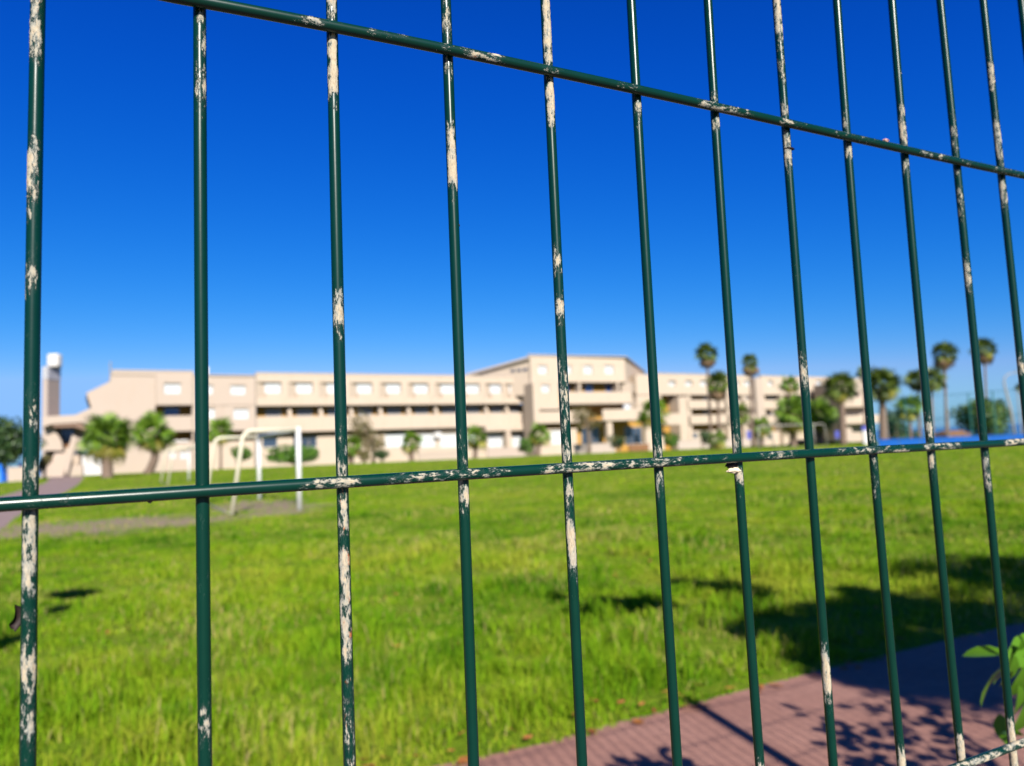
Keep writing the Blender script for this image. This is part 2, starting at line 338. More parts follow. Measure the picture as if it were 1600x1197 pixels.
def grass():
    Xs, Ys, Hs, Ws, Ts = [], [], [], [], []
    def band(y0, y1, dens, hmul, wmul):
        area = (y1-y0)*0.5*((y0+y1)*1.52+1.2); n = int(area*dens)
        u = rng.random(n); Y = np.sqrt(y0*y0+u*(y1*y1-y0*y0)); X = (rng.random(n)-0.5)*(1.52*Y+1.2)
        nn = X*FN[0]+Y*FN[1]
        edge = N_EDGE-0.02+(fnoise(X*2.4, Y*2.4, 21)-0.45)*0.16
        k = nn > edge
        k &= ~((dirt_np(X, Y)*0.30+(fnoise(X*0.9, Y*0.9, 33, 5)-0.62) > 0.0) & (rng.random(n) < 0.8))
        k &= ~in_poly(X, Y, EPOLY)
        X, Y, nn = X[k], Y[k], nn[k]; n = len(X)
        clump = fnoise(X*1.7, Y*1.7, 2, 4); big = fnoise(X*0.33, Y*0.33, 9, 3); cl2 = fnoise(X*7, Y*7, 4, 2)
        near = np.clip((nn-N_EDGE)/0.35, 0.25, 1)
        k2 = rng.random(n) < np.clip(0.15+2.2*(cl2-0.3), 0.08, 1)
        X, Y, clump, big, cl2, near = [q[k2] for q in (X, Y, clump, big, cl2, near)]; n = len(X)
        tall = np.clip((clump-0.47)*5.5, 0, 1.25)
        H = 0.88*(0.035+0.085*tall+0.03*cl2)*(0.55+0.8*rng.random(n))*hmul*near
        W = (0.0022+0.0022*rng.random(n))*wmul
        T = 0.02+0.85*(big)+0.75*(fnoise(X*2.3, Y*2.3, 14, 3)-0.5)+0.34*(rng.random(n)-0.5)
        straw = rng.random(n) < np.clip(0.06+1.3*(fnoise(X*0.8, Y*0.8, 51, 4)-0.5), 0.03, 0.45)
        T = np.where(straw, 0.82+0.18*rng.random(n), np.clip(T, 0, 0.8))
        H = np.where(straw, H*1.15, H)
        for L, v in ((Xs, X), (Ys, Y), (Hs, H), (Ws, W), (Ts, T)): L.append(v)
    band(2.6, 5.0, 4200, 1.0, 1.0); band(5.0, 8.0, 2300, 1.0, 1.35); band(8.0, 13.0, 1100, 0.75, 1.9); band(13, 22, 420, 0.55, 2.8); band(22, 42, 110, 0.5, 5); band(42, 88, 22, 0.5, 9)
    X, Y, H, W, T = [np.concatenate(q) for q in (Xs, Ys, Hs, Ws, Ts)]; n = len(X)
    a = rng.random(n)*2*math.pi; lean = rng.random(n)**1.3*1.05; la = rng.random(n)*2*math.pi
    bx, by = np.cos(a)*W, np.sin(a)*W
    mx_, my_ = X+np.cos(la)*H*lean*0.35, Y+np.sin(la)*H*lean*0.35
    tx, ty = X+np.cos(la)*H*lean, Y+np.sin(la)*H*lean
    z0 = np.where(Y > 88, -0.018*(Y-88), 0)
    V = np.zeros((n, 5, 3))
    V[:, 0] = np.stack([X-bx, Y-by, z0-0.003], 1); V[:, 1] = np.stack([X+bx, Y+by, z0-0.003], 1)
    V[:, 2] = np.stack([mx_+bx*0.8, my_+by*0.8, z0+H*0.62], 1); V[:, 3] = np.stack([mx_-bx*0.8, my_-by*0.8, z0+H*0.62], 1)
    V[:, 4] = np.stack([tx, ty, z0+H*(1-0.25*lean)], 1)
    i = np.arange(n)*5
    me = numesh('grass', V.reshape(-1, 3), np.stack([i, i+1, i+2, i+3], 1), np.stack([i+3, i+2, i+4], 1), mat_blade())
    at_ = me.attributes.new('tint', 'FLOAT', 'POINT'); at_.data.foreach_set('value', np.repeat(T, 5).astype(np.float32))
    o = bpy.data.objects.new('grass', me); COL.objects.link(o); tag(o, 'bright green lawn grass with straw coloured blades mixed in', 'grass', kind='stuff')
    print('blades', n)
grass()
# fallen leaves along the grass edge
mb = MB()
for k in range(170):
    tt = random.uniform(-3.5, 5.0); nn = N_EDGE + abs(random.gauss(0, 0.16)) - 0.10 if k < 110 else N_EDGE+random.uniform(0.2, 4)
    q = fw(tt, nn); l = random.uniform(0.018, 0.045); w = l*0.45; a = random.uniform(0, 6.28); z = 0.02 if nn < N_EDGE else random.uniform(0.03, 0.06)
    tl = random.uniform(-0.5, 0.5); cx, sx = math.cos(a), math.sin(a)
    P = [(-l, 0, 0), (-l*.3, w, .006), (l*.5, w*.8, .004), (l, 0, .012), (l*.5, -w*.8, .002), (-l*.3, -w, .004)]
    mb.add([(q[0]+x*cx-y*sx, q[1]+x*sx+y*cx, z+zz+y*tl) for x, y, zz in P], [(0, 1, 2, 3), (0, 3, 4, 5)])
tag(build('fallen_leaves', mb, LITTER), 'dry orange leaves scattered along the grass edge of the red path', 'leaves', kind='stuff')

# ------------------------------------------------------------------ building helpers
class Plane:
    """a vertical facade plane: s metres along it, d metres out of it towards the lawn, z height"""
    def __init__(s, a, b):
        s.a = np.array(a, float); v = np.array(b, float)-s.a; s.L = np.linalg.norm(v); s.u = v/s.L; s.n = np.array([s.u[1], -s.u[0]])
    def P(s, S_, d, z):
        q = s.a+s.u*S_+s.n*d; return (q[0], q[1], z)
    def hit(s, px, py, d=0.0):
        r = ray(px, py); o = s.a+s.n*d
        k = (o@s.n)/(r[:2]@s.n); q = r[:2]*k; return (q-s.a)@s.u, CAM_H+r[2]*k
    def x(s, px, py=650, d=0.0): return s.hit(px, py, d)[0]
    def z(s, px, py, d=0.0): return s.hit(px, py, d)[1]
    def box(s, mb, s0, s1, d0, d1, z0, z1): return mb.box(s0, s1, d0, d1, z0, z1, lambda a, b, c: s.P(a, b, c))
    def poly(s, mb, pts, d0, d1):
        return mb.prism([s.P(a, d0, z) for a, z in pts], [s.P(a, d1, z) for a, z in pts])
def wall_open(pl, mb, s0, s1, z0, z1, d, th, ops):
    """a slab with real niches: front cells, reveals, closed back"""
    ss = sorted(set([s0, s1]+[v for o in ops for v in o[:2]])); zz = sorted(set([z0, z1]+[v for o in ops for v in o[2:4]]))
    ss = [v for v in ss if s0 <= v <= s1]; zz = [v for v in zz if z0 <= v <= z1]
    q = lambda A: mb.add([pl.P(*p) for p in A], [(0, 1, 2, 3)])
    for i in range(len(ss)-1):
        for j in range(len(zz)-1):
            cs, cz = (ss[i]+ss[i+1])/2, (zz[j]+zz[j+1])/2
            if any(o[0] < cs < o[1] and o[2] < cz < o[3] for o in ops): continue
            q([(ss[i], d, zz[j]), (ss[i+1], d, zz[j]), (ss[i+1], d, zz[j+1]), (ss[i], d, zz[j+1])])
    for a, b, c, e in [o[:4] for o in ops]:
        q([(a, d, c), (a, d-th, c), (b, d-th, c), (b, d, c)]); q([(a, d, e), (b, d, e), (b, d-th, e), (a, d-th, e)])
        q([(a, d, c), (a, d, e), (a, d-th, e), (a, d-th, c)]); q([(b, d, c), (b, d-th, c), (b, d-th, e), (b, d, e)])
    q([(s0, d, z1), (s1, d, z1), (s1, d-th, z1), (s0, d-th, z1)]); q([(s0, d, z0), (s0, d-th, z0), (s1, d-th, z0), (s1, d, z0)])
    q([(s0, d, z0), (s0, d, z1), (s0, d-th, z1), (s0, d-th, z0)]); q([(s1, d, z0), (s1, d-th, z0), (s1, d-th, z1), (s1, d, z1)])
    q([(s1, d-th, z0), (s0, d-th, z0), (s0, d-th, z1), (s1, d-th, z1)])
def window(pl, root, s0, s1, z0, z1, d, kind='shutter', label=None):
    mb = MB(); w = 0.07
    for a, b, c, e in ((s0, s1, z1-w, z1), (s0, s1, z0, z0+w), (s0, s0+w, z0+w, z1-w), (s1-w, s1, z0+w, z1-w)): pl.box(mb, a, b, d, d+0.08, c, e)
    fr = build('window', mb, FRAME, root)
    if label: fr['label'] = label
    mat = {'shutter': SHUT, 'slate': SLATE, 'glass': GLASS, 'blue': BLUEG}[kind]
    if kind in ('shutter', 'slate'):
        mb = MB(); k = 6; h = (z1-z0-2*w)/k
        for i in range(k): pl.box(mb, s0+w, s1-w, d+0.01, d+0.05+0.012*(i % 2), z0+w+i*h, z0+w+(i+1)*h-0.015)
        build('shutter', mb, mat, fr)
    else:
        n = max(1, int((s1-s0)/1.1)); ws = (s1-s0-2*w)/n; mb = MB()
        for i in range(n): pl.box(mb, s0+w+i*ws+0.03, s0+w+(i+1)*ws-0.03, d+0.01, d+0.03, z0+w, z1-w)
        build('pane', mb, mat, fr)
    return fr
def part(pl, root, name, mat, s0, s1, d0, d1, z0, z1):
    mb = MB(); pl.box(mb, s0, s1, d0, d1, z0, z1); return build(name, mb, mat, root)

# ------------------------------------------------------------------ left wing of the hotel
F = Plane((-50.1, 90.7), (0.0, 120.6)); TOP = 12.7
def fz(px, py, d=0): return F.z(px, py, d)
LW = thing('hotel_wing', (-30, 104, gz(104)), 'long three storey cream wing left of the tall block, with rows of white shuttered windows', 'building')
sA, sB, sC, sD, sE, sF = F.x(175, 600), F.x(243, 620), F.x(303, 620), F.x(400, 620), F.x(826, 620), F.x(300, 620)
g0 = -1.6
# blank end wall with its slanted, overhanging profile
prof = [(F.hit(px, py)) for px, py in ((175, 581), (243, 582), (243, 742), (146, 748), (143, 637), (135, 614), (172, 596))]
prof = [(a, z) for a, z in prof]; prof[2] = (prof[2][0], g0); prof[3] = (prof[3][0], g0)
mb = MB(); F.poly(mb, prof, 0.0, -11.0); build('end_wall', mb, WALLP, LW)
zs = lambda px, py, d=0.0: F.z(px, py, d)
z_u1, z_u0 = zs(600, 591), zs(600, 632.5)          # upper floor band
z_b1, z_b0 = zs(600, 648.5), zs(600, 671)          # balcony front
z_g = zs(600, 683)
print('wing levels', TOP, z_u1, z_u0, z_b1, z_b0, z_g)
PITCH_W = []
upper = [(415, 439), (464, 488), (512, 536), (559, 581), (605, 626), (648, 669), (690, 712), (729, 749), (767, 783), (797, 812)]
# parapet and roof
for a, b, mtl, top in ((sA, sC, WALLP, TOP+.12), (sC, sD-0.1, WALLP, TOP-0.35), (sD, sE, WALL, TOP+0.05)):
    part(F, LW, 'parapet', mtl, a+0.01, b-0.01, -0.35, 0.12, z_u1+0.03, top)
    part(F, LW, 'coping', COPING, a+0.01, b-0.01, -0.42, 0.2, top+0.002, top+0.14)
part(F, LW, 'roof', GREYP, sA, sE, -12, -0.36, z_u1-0.2, z_u1+0.3)
part(F, LW, 'rear_wall', WALL, sB+0.02, sE, -12.4, -3.2, g0, z_u1-0.22)
# section A: one projecting room with a loggia under it
ops = []
w = (F.x(256, 607), F.x(282, 607), zs(269, 615.5), zs(269, 599)); ops.append(w)
mb = MB(); wall_open(F, mb, sB+0.02, sF, zs(270, 633), z_u1, 0.35, 0.4, ops); build('upper_wall', mb, WALLP, LW)
window(F, LW, w[0], w[1], w[2], w[3], 0.35-0.36)
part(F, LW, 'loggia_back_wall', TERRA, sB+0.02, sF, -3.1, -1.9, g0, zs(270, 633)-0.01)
window(F, LW, F.x(258, 645), F.x(283, 645), zs(270, 652, -1.9), zs(270, 637, -1.9), -1.89, 'blue', 'blue tinted loggia window')
part(F, LW, 'side_pier', WALLP, sF+0.02, sC-0.02, -2, 0.0, g0, z_u1)
part(F, LW, 'balcony_front', WALLP, sB+0.02, sF, 0.15, 0.35, zs(270, 674), zs(270, 650))
part(F, LW, 'balcony_slab', WALLP, sB+0.02, sF, -1.88, 0.14, zs(270, 675), zs(270, 671))
mb = MB(); o2 = [(F.x(264, 711), F.x(275, 711), zs(270, 717), zs(270, 705)), (F.x(281, 711), F.x(292, 711), zs(286, 717), zs(286, 705))]
wall_open(F, mb, sB+0.02, sF, g0, zs(270, 690), 0.0, 0.3, o2); build('ground_wall', mb, WALLP, LW)
for o in o2: window(F, LW, o[0], o[1], o[2], o[3], -0.27)
part(F, LW, 'white_lintel', WHITEW, sB+1.6, sF-0.5, 0.003, 0.1, zs(270, 691), zs(270, 688))
# section B: flush wall with two columns of windows
ops = [(F.x(308, 608), F.x(333, 608), zs(320, 616), zs(320, 601.5)), (F.x(360, 608), F.x(384, 608), zs(372, 616.5), zs(372, 602)),
       (F.x(310, 646), F.x(336, 646), zs(320, 654.5), zs(320, 638)), (F.x(365, 646), F.x(389, 646), zs(377, 654.5), zs(377, 638.5))]
mb = MB(); wall_open(F, mb, sC, sD-0.12, zs(350, 673), z_u1, 0.0, 0.35, ops); build('upper_wall', mb, WALLP, LW)
for o in ops: window(F, LW, *o, -0.32)
part(F, LW, 'string_course', WALLP, sC, sD-0.12, 0.003, 0.1, zs(350, 633), zs(350, 631.5))
part(F, LW, 'pilaster', WALLP, F.x(345, 620), F.x(347, 620), 0.003, 0.12, zs(350, 672), zs(350, 634))
part(F, LW, 'drain_pipe', GREYP, sD-0.1, sD-0.02, -0.2, 0.05, g0, z_u1)
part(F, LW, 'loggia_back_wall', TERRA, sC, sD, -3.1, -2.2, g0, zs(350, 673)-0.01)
mb = MB(); wall_open(F, mb, sC, sD-0.12, g0, zs(350, 690), -0.9, 0.3, []); build('ground_wall', mb, WALL, LW)
# section C: ten bays
ops = []; zt, zb = zs(600, 598.5), zs(600, 614)
for a, b in upper:
    s0, s1 = F.x(a, 607), F.x(b, 607); ops.append((s0-1.35, s1+0.05, zs(a, 622), zt+0.02))
mb = MB(); wall_open(F, mb, sD, sE, z_u0, z_u1, 0.2, 0.6, ops)
for (a, b), o in zip(upper, ops):                 # splayed left cheek and the apron under each window
    s0, s1 = F.x(a, 607), F.x(b, 607); c0 = s0-0.08
    mb.prism([F.P(o[0]+0.004, 0.195, o[2]+0.004), F.P(c0, -0.395, o[2]+0.004), F.P(o[0]+0.004, -0.395, o[2]+0.004)],
             [F.P(o[0]+0.004, 0.195, o[3]-0.004), F.P(c0, -0.395, o[3]-0.004), F.P(o[0]+0.004, -0.395, o[3]-0.004)])
    F.box(mb, c0+0.01, o[1]-0.004, -0.395, 0.17, o[2]+0.004, zs(a, 614.5))
build('upper_wall', mb, WALL, LW)
for (a, b), o in zip(upper, ops):
    s0, s1 = F.x(a, 607), F.x(b, 607); window(F, LW, s0-0.05, s1, zs(a, 614.5)+0.01, zt, -0.30)
for i in range(len(upper)-1):                     # thin joints between the bays
    sm = (F.x(upper[i][1], 625)+F.x(upper[i+1][0], 625))/2-0.55
    part(F, LW, 'bay_rib', WALL, sm, sm+0.13, 0.203, 0.27, z_u0+0.02, zs(600, 617))
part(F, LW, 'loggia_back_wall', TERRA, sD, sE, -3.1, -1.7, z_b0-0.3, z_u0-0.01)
part(F, LW, 'balcony_slab', WALL, sD, sE, -1.68, -0.02, z_b0-0.05, z_b0+0.2)
part(F, LW, 'balcony_front', WALL, sD, sE, 0.0, 0.2, z_b0, z_b1)
for i, (a, b) in enumerate(upper):
    s0, s1 = F.x(a, 645, -1.7), F.x(b, 645, -1.7)
    window(F, LW, s0, s1, z_b0+0.5, z_u0-0.35, -1.69, 'slate')
    if i:
        sm = (F.x(upper[i-1][1], 645, -1)+F.x(a, 645, -1))/2; mb = MB()
        prof = [(-1.66, z_b1-0.9), (-0.02, z_b1-0.9), (-0.02, z_b1+0.05), (-0.75, z_u0-0.25), (-1.66, z_u0-0.02)]
        mb.prism([F.P(sm-0.25, d, z) for d, z in prof], [F.P(sm+0.2, d, z) for d, z in prof]); build('party_fin', mb, WALL, LW)
        part(F, LW, 'balcony_joint', WALL, sm-0.06, sm+0.06, 0.203, 0.26, z_b0+0.02, z_b1-0.05)
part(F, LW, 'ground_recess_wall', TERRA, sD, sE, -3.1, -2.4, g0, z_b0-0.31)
gops = [(F.x(410, 690, -1), F.x(434, 690, -1), zs(420, 699), zs(420, 683.5)), (F.x(458, 690, -1), F.x(496, 690, -1), zs(480, 699), zs(480, 682))]
sG = F.x(598, 690, -1)
mb = MB(); wall_open(F, mb, sD, sG, g0, zs(480, 681), -1.0, 0.3, gops); build('ground_wall', mb, WALL, LW)
for o in gops: window(F, LW, *o, -1.27, 'glass')
sh = [(602, 640), (655, 682), (688, 716), (727, 748), (763, 787), (801, 832)]
gops = [(F.x(a, 690, -0.9), F.x(b, 690, -0.9)-0.1, zs(a, 699), zs(a, 677.5)) for a, b in sh]
mb = MB(); wall_open(F, mb, sG+0.02, sE, g0, zs(700, 673.5), -0.9, 0.35, gops); build('ground_wall', mb, WALL, LW)
for o in gops: window(F, LW, *o, -1.2)
part(F, LW, 'projecting_band', WALL, F.x(757, 668), sE-0.02, -0.88, 0.5, zs(790, 673), zs(790, 664.5))
for px in (790, 828): part(F, LW, 'pier', WALL, F.x(px, 690), F.x(px+6, 690), -0.88, 0.45, g0, zs(790, 673)-0.01)
part(F, LW, 'air_conditioner', WHITEW, F.x(681, 680), F.x(691, 680), -0.88, -0.3, zs(685, 684), zs(685, 675))
part(F, LW, 'chimney', WHITEW, F.x(327, 580), F.x(333, 580), -5, -3.8, z_u1+0.31, TOP+1.3)
mb = MB(); mb.tube([F.P(sA-0.15, -1, TOP-1.0), F.P(sA-0.15, -1, TOP+1.4)], 0.09, 8); build('mast', mb, GREYP, LW)
mb = MB(); mb.tube([F.P(F.x(494, 580), -3, TOP-0.4), F.P(F.x(494, 580), -3, TOP+0.8)], 0.05, 6); build('mast', mb, GREYP, LW)
# terrace walls along the foot
def lowwall(px0, px1, y0, y1, Y0, Y1, mat, label):
    x0, z0 = at(px0, y1, Y0); x1, z1 = at(px1, y1, Y1); pl = Plane((x0, Y0), (x1, Y1))
    zt = (at(px0, y0, Y0)[1]+at(px1, y0, Y1)[1])/2
    r = thing('terrace_wall', (x0, Y0, gz(Y0)), label, 'wall')
    part(pl, r, 'wall', mat, 0, pl.L, -0.25, 0, gz(max(Y0, Y1))-0.4, zt)
    part(pl, r, 'coping', COPING, -0.04, pl.L+0.04, -0.3, 0.05, zt+0.002, zt+0.1)
    return r
lowwall(655, 722, 707, 718, 108, 112, WALLP, 'pinkish low terrace wall right of the small bright palm below the shutters')
lowwall(762, 826, 700, 712, 112, 116, WALLP, 'pinkish low terrace wall between two small palms left of the tall block')
lowwall(898, 962, 694, 707, 104, 108, COPING, 'pale low planter wall under the bare brown tree')
lowwall(1060, 1178, 687, 700, 118, 124, COPING, 'long pale wall behind the tall palms')
lowwall(984, 1014, 694, 703, 102, 104, ORANGE, 'short orange brick wall under the glass doors')
# pavement strip between lawn and hotel
sheet('terrace_pavement', [tuple(F.P(s_, d_, 0)[:2]) for s_, d_ in ((-3, 2.5), (62, 2.5), (62, 7), (-3, 7))][::-1], 0.02, GREYSTONE, True)

# ------------------------------------------------------------------ tall centre block
CB = thing('hotel_block', (10, 116, gz(116)), 'tallest four storey cream block at the centre with stepped balconies', 'building')
C = Plane((3.1, 118.8), (19.3, 127.2)); HT = C.z(830, 555.5)
cz = lambda px, py, d=0: C.z(px, py, d); cx = lambda px, py=640, d=0: C.x(px, py, d)
sR = cx(978, 600)
PA, PB = np.array(C.P(0, 0, 0)[:2]), np.array(C.P(sR, 0, 0)[:2]); PD = PA*1.22; PE = np.array([29.0, 158.0])
def foot(mb, pts, z0, z1): mb.prism([(p[0], p[1], z0) for p in pts], [(p[0], p[1], z1) for p in pts])
inn = lambda P_, k=0.6: P_+(np.array([8, 130])-P_)*(k/np.linalg.norm(np.array([8, 130])-P_))
z1 = cz(830, 597); zr = cz(830, 569)
mb = MB(); foot(mb, [C.P(0.3, -3.4, 0), C.P(sR-0.3, -3.4, 0), inn(PE), inn(PD)], -1.8, zr-0.5); build('core_wall', mb, WALL, CB)
mb = MB(); foot(mb, [PA, PB, PE, PD], zr, HT-0.02); build('parapet', mb, WALL, CB)
mb = MB(); e = 0.35
foot(mb, [PA+np.array([-e, -e]), PB+np.array([e, -e]), PE+np.array([e, e]), PD+np.array([-e, e])], HT, HT+0.16); build('coping', mb, COPING, CB)
wins = [(841, 855), (880, 893), (912, 926), (945, 959)]
ops = [(cx(a, 578), cx(b, 578), cz(a, 584), cz(a, 571)) for a, b in wins]
mb = MB(); wall_open(C, mb, 0, sR, z1, zr-0.01, 0.0, 0.35, ops); build('upper_wall', mb, WALL, CB)
for o in ops: window(C, CB, *o, -0.32)
# side walls running back
SR = Plane(tuple(PB), tuple(PE)); SL = Plane(tuple(PD), tuple(PA))
part(SR, CB, 'side_wall', WALL, 0.02, SR.L, -0.4, -0.003, z1, zr-0.01); part(SL, CB, 'side_wall', WALL, 0, SL.L-0.02, -0.4, -0.003, z1-4, zr-0.01)
# the lower roof that slopes down to the left wing
xs_, zs_l = at(733, 584, 123.5); SW = Plane((xs_, 123.5), tuple(PA+np.array([-0.02, 0.1]))); zs_r = at(828, 557, 118.9)[1]
mb = MB(); SW.poly(mb, [(0, 9.5), (SW.L-0.02, 9.5), (SW.L-0.02, zs_r-0.4), (0, zs_l-0.4)], -0.3, -9.0); build('sloped_wall', mb, WALL, CB)
mb = MB(); SW.poly(mb, [(-0.4, zs_l-0.38), (SW.L-0.02, zs_r-0.38), (SW.L-0.02, zs_r), (-0.4, zs_l)], 0.35, -9.3); build('sloped_roof', mb, COPING, CB)
for k in range(3): part(SW, CB, 'slit_window', GLASS, SW.L*(0.68+0.1*k), SW.L*(0.68+0.1*k)+0.75, -0.297, -0.2, zs_l-0.35, zs_l+0.1)
# third floor loggia
sl = cx(873, 600)
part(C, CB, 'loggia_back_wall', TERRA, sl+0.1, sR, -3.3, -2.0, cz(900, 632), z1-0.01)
for a, b in ((880, 890), (914, 926), (946, 958)): window(C, CB, cx(a, 606, -2), cx(b, 606, -2), cz(a, 615, -2), cz(a, 600.5, -2), -1.99, 'blue', 'dark blue loggia window')
for px in (905, 965): part(C, CB, 'party_fin', WALL, cx(px, 605), cx(px+3, 605), -1.95, -0.1, cz(900, 620), z1-0.02)
mb = MB(); wall_open(C, mb, 0, sl, cz(850, 640), z1-0.02, 0.0, 0.4, [(cx(846, 606), cx(859, 606), cz(850, 613), cz(850, 601))]); build('upper_wall', mb, WALL, CB)
window(C, CB, cx(846, 606), cx(859, 606), cz(850, 613), cz(850, 601), -0.36)
sR2 = cx(988, 620, 1.0)
part(C, CB, 'balcony_front', WALL, sl+0.02, sR2, 0.8, 1.0, cz(900, 631, 1), cz(900, 612.5, 1))
part(C, CB, 'balcony_slab', WALL, sl+0.02, sR2, -1.9, 0.78, cz(900, 632.5, 1), cz(900, 630, 1))
part(C, CB, 'stepped_pier', WALL, -0.6, 0.4, -2.0, 1.6, -1.8, cz(833, 600))
# second floor
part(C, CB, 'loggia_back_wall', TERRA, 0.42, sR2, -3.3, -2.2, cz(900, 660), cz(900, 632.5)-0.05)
part(C, CB, 'balcony_front', WALL, 0.42, cx(915, 650), 0.5, 0.7, cz(870, 661), cz(870, 643))
part(C, CB, 'balcony_slab', WALL, 0.42, cx(915, 650), -2.1, 0.48, cz(870, 662), cz(870, 659))
part(C, CB, 'balcony_front', WALL, cx(942, 650, 2.4), cx(1004, 650, 2.4), 2.2, 2.4, cz(960, 657, 2.4), cz(960, 639.5, 2.4))
part(C, CB, 'balcony_slab', WALL, cx(942, 650, 2.4), cx(1004, 650, 2.4), -2.1, 2.18, cz(960, 658, 2.4), cz(960, 655, 2.4))
part(C, CB, 'folded_parasol', SHUT, cx(975, 636, 1.5), cx(984, 636, 1.5), 1.2, 1.6, cz(980, 640, 1.5), cz(980, 632, 1.5))
# ground floor
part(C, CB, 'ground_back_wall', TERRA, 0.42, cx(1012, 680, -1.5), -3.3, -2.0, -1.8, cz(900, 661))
mb = MB(); wall_open(C, mb, 0.42, cx(903, 690), -1.8, cz(880, 670), -0.2, 0.35, [(cx(862, 680), cx(893, 680), cz(870, 694), cz(870, 672))]); build('ground_wall', mb, WALL, CB)
window(C, CB, cx(862, 680), cx(893, 680), cz(870, 694), cz(870, 672), -0.5)
for a, b in ((908, 936), (976, 1003)):
    window(C, CB, cx(a, 680, -2), cx(b, 680, -2), cz(a, 695, -2), cz(a, 668, -2), -1.98, 'glass', 'tall glass terrace doors')
part(C, CB, 'column', WALL, cx(947, 670, 1.6), cx(955, 670, 1.6), 1.2, 2.0, -1.8, cz(950, 660, 1.6))
part(C, CB, 'column', WALL, cx(1006, 670, 1.6), cx(1011, 670, 1.6), 1.2, 2.0, -1.8, cz(1005, 660, 1.6))
# right flank balconies that step away behind
for ya, yb in ((597, 612), (624, 640)):
    part(SR, CB, 'flank_balcony', WALL, 0.3, SR.L, -0.9, 0.9, cz(985, yb, 0), cz(985, ya+2, 0)+0.1)

# ------------------------------------------------------------------ right wing
RP = Plane((27.0, 134.6), (82.0, 171.0)); rz = lambda px, py, d=0: RP.z(px, py, d); rx = lambda px, py=640, d=0: RP.x(px, py, d)
RW = thing('hotel_wing', (50, 150, gz(150)), 'cream wing right of the tall block, half hidden by palms, with stacked balconies', 'building')
sec = [(1018, 1178, 585, WALL), (1192, 1306, 588.5, WALL)]
for a, b, yt, mtl in sec:
    s0, s1 = rx(a), rx(b); off = 0.0 if a < 1100 else 0.0
    cxm = (a+b)/2; zt, zu = rz(cxm, yt+0.6), rz(cxm, 617)
    wl = [(1045, 1056), (1071, 1082), (1094, 1105), (1118, 1129), (1145, 1155), (1163, 1173)] if a < 1100 else [(1200, 1208), (1222, 1232), (1250, 1260), (1275, 1285)]
    ops = [(rx(q, 598), rx(w_, 598), rz(q, 603), rz(q, 594.5)) for q, w_ in wl]
    mb = MB(); wall_open(RP, mb, s0, s1, zu, zt, 0.0, 0.6, ops); build('upper_wall', mb, mtl, RW)
    for o in ops: window(RP, RW, o[0], o[1], o[2], o[3], -0.5)
    part(RP, RW, 'coping', COPING, s0-0.1, s1+0.1, -0.7, 0.1, zt+0.002, zt+0.15)
    part(RP, RW, 'core_wall', TERRA, s0, s1, -12, -2.5, -2.6, zt-0.6)
    zb1, zb0 = rz(cxm, 625), rz(cxm, 638.5); zc1, zc0 = rz(cxm, 648.5), rz(cxm, 662.5)
    bays = [(1076, 1133), (1137, 1158), (1162, 1178)] if a < 1100 else [(1193, 1216), (1222, 1260), (1266, 1305)]
    for p0, p1 in bays:
        part(RP, RW, 'balcony_front', mtl, rx(p0), rx(p1), -0.2, 0.0, zb0, zb1); part(RP, RW, 'balcony_slab', mtl, rx(p0), rx(p1), -2.4, -0.22, zb0-0.1, zb0+0.15)
        part(RP, RW, 'balcony_front', mtl, rx(p0), rx(p1), 0.1, 0.3, zc0, zc1); part(RP, RW, 'balcony_slab', mtl, rx(p0), rx(p1), -2.4, 0.08, zc0-0.1, zc0+0.15)
        part(RP, RW, 'pier', mtl, rx(p0)+0.1, rx(p0)+1.0, -2.4, -0.25, -2.6, zu-0.01)
        mid = (p0+p1)/2
        window(RP, RW, rx(mid-6, 620, -2.4), rx(mid+4, 620, -2.4), zb0+0.9, zu-0.2, -2.45, 'shutter')
        window(RP, RW, rx(mid-6, 645, -2.4), rx(mid+4, 645, -2.4), zc0+0.8, zb0-0.3, -2.45, 'slate')
    part(RP, RW, 'ground_wall', mtl, rx(bays[0][0]), s1, -1.6, -1.2, -2.6, rz(cxm, 673))
    window(RP, RW, rx(bays[0][0]+10), rx(bays[0][0]+18), rz(cxm, 684), rz(cxm, 676), -1.19, 'glass')
part(RP, RW, 'end_pier', WALL, rx(996), rx(1035), -2.3, -0.05, -2.6, rz(1020, 618)); part(RP, RW, 'end_upper_wall', WALL, rx(996), rx(1017), -2.3, 0.05, rz(1020, 617), rz(1020, 586))
part(RP, RW, 'projecting_pier', WALL, rx(1060), rx(1073), -2.4, 0.2, -2.6, rz(1065, 620))
part(RP, RW, 'wide_balcony', WALL, rx(1036, 655, 3), rx(1066, 655, 3), 2.4, 3.0, rz(1050, 664, 3), rz(1050, 646, 3))
part(RP, RW, 'wide_balcony_slab', WALL, rx(1036, 655, 3), rx(1066, 655, 3), -2.4, 2.38, rz(1050, 665, 3), rz(1050, 661, 3))
part(RP, RW, 'stair_tower', WALLP, rx(1180, 600), rx(1191, 600), -3, 0.05, -2.6, rz(1185, 590))
EW = thing('hotel_annexe', (78, 150, gz(150)), 'rounded cream end pavilion with three stacked balconies at the right end of the hotel', 'building')
x0, z0 = at(1316, 640, 150); x1, z1_ = at(1384, 640, 153); EP = Plane((x0, 150), (x1, 153)); ez = EP.z
part(EP, EW, 'core_wall', WALLP, 0.6, EP.L-2, -9, -1.6, -2.8, ez(1330, 596))
part(EP, EW, 'upper_wall', WALLP, 0, EP.x(1350, 600), -1.55, 0, ez(1330, 612), ez(1330, 591))
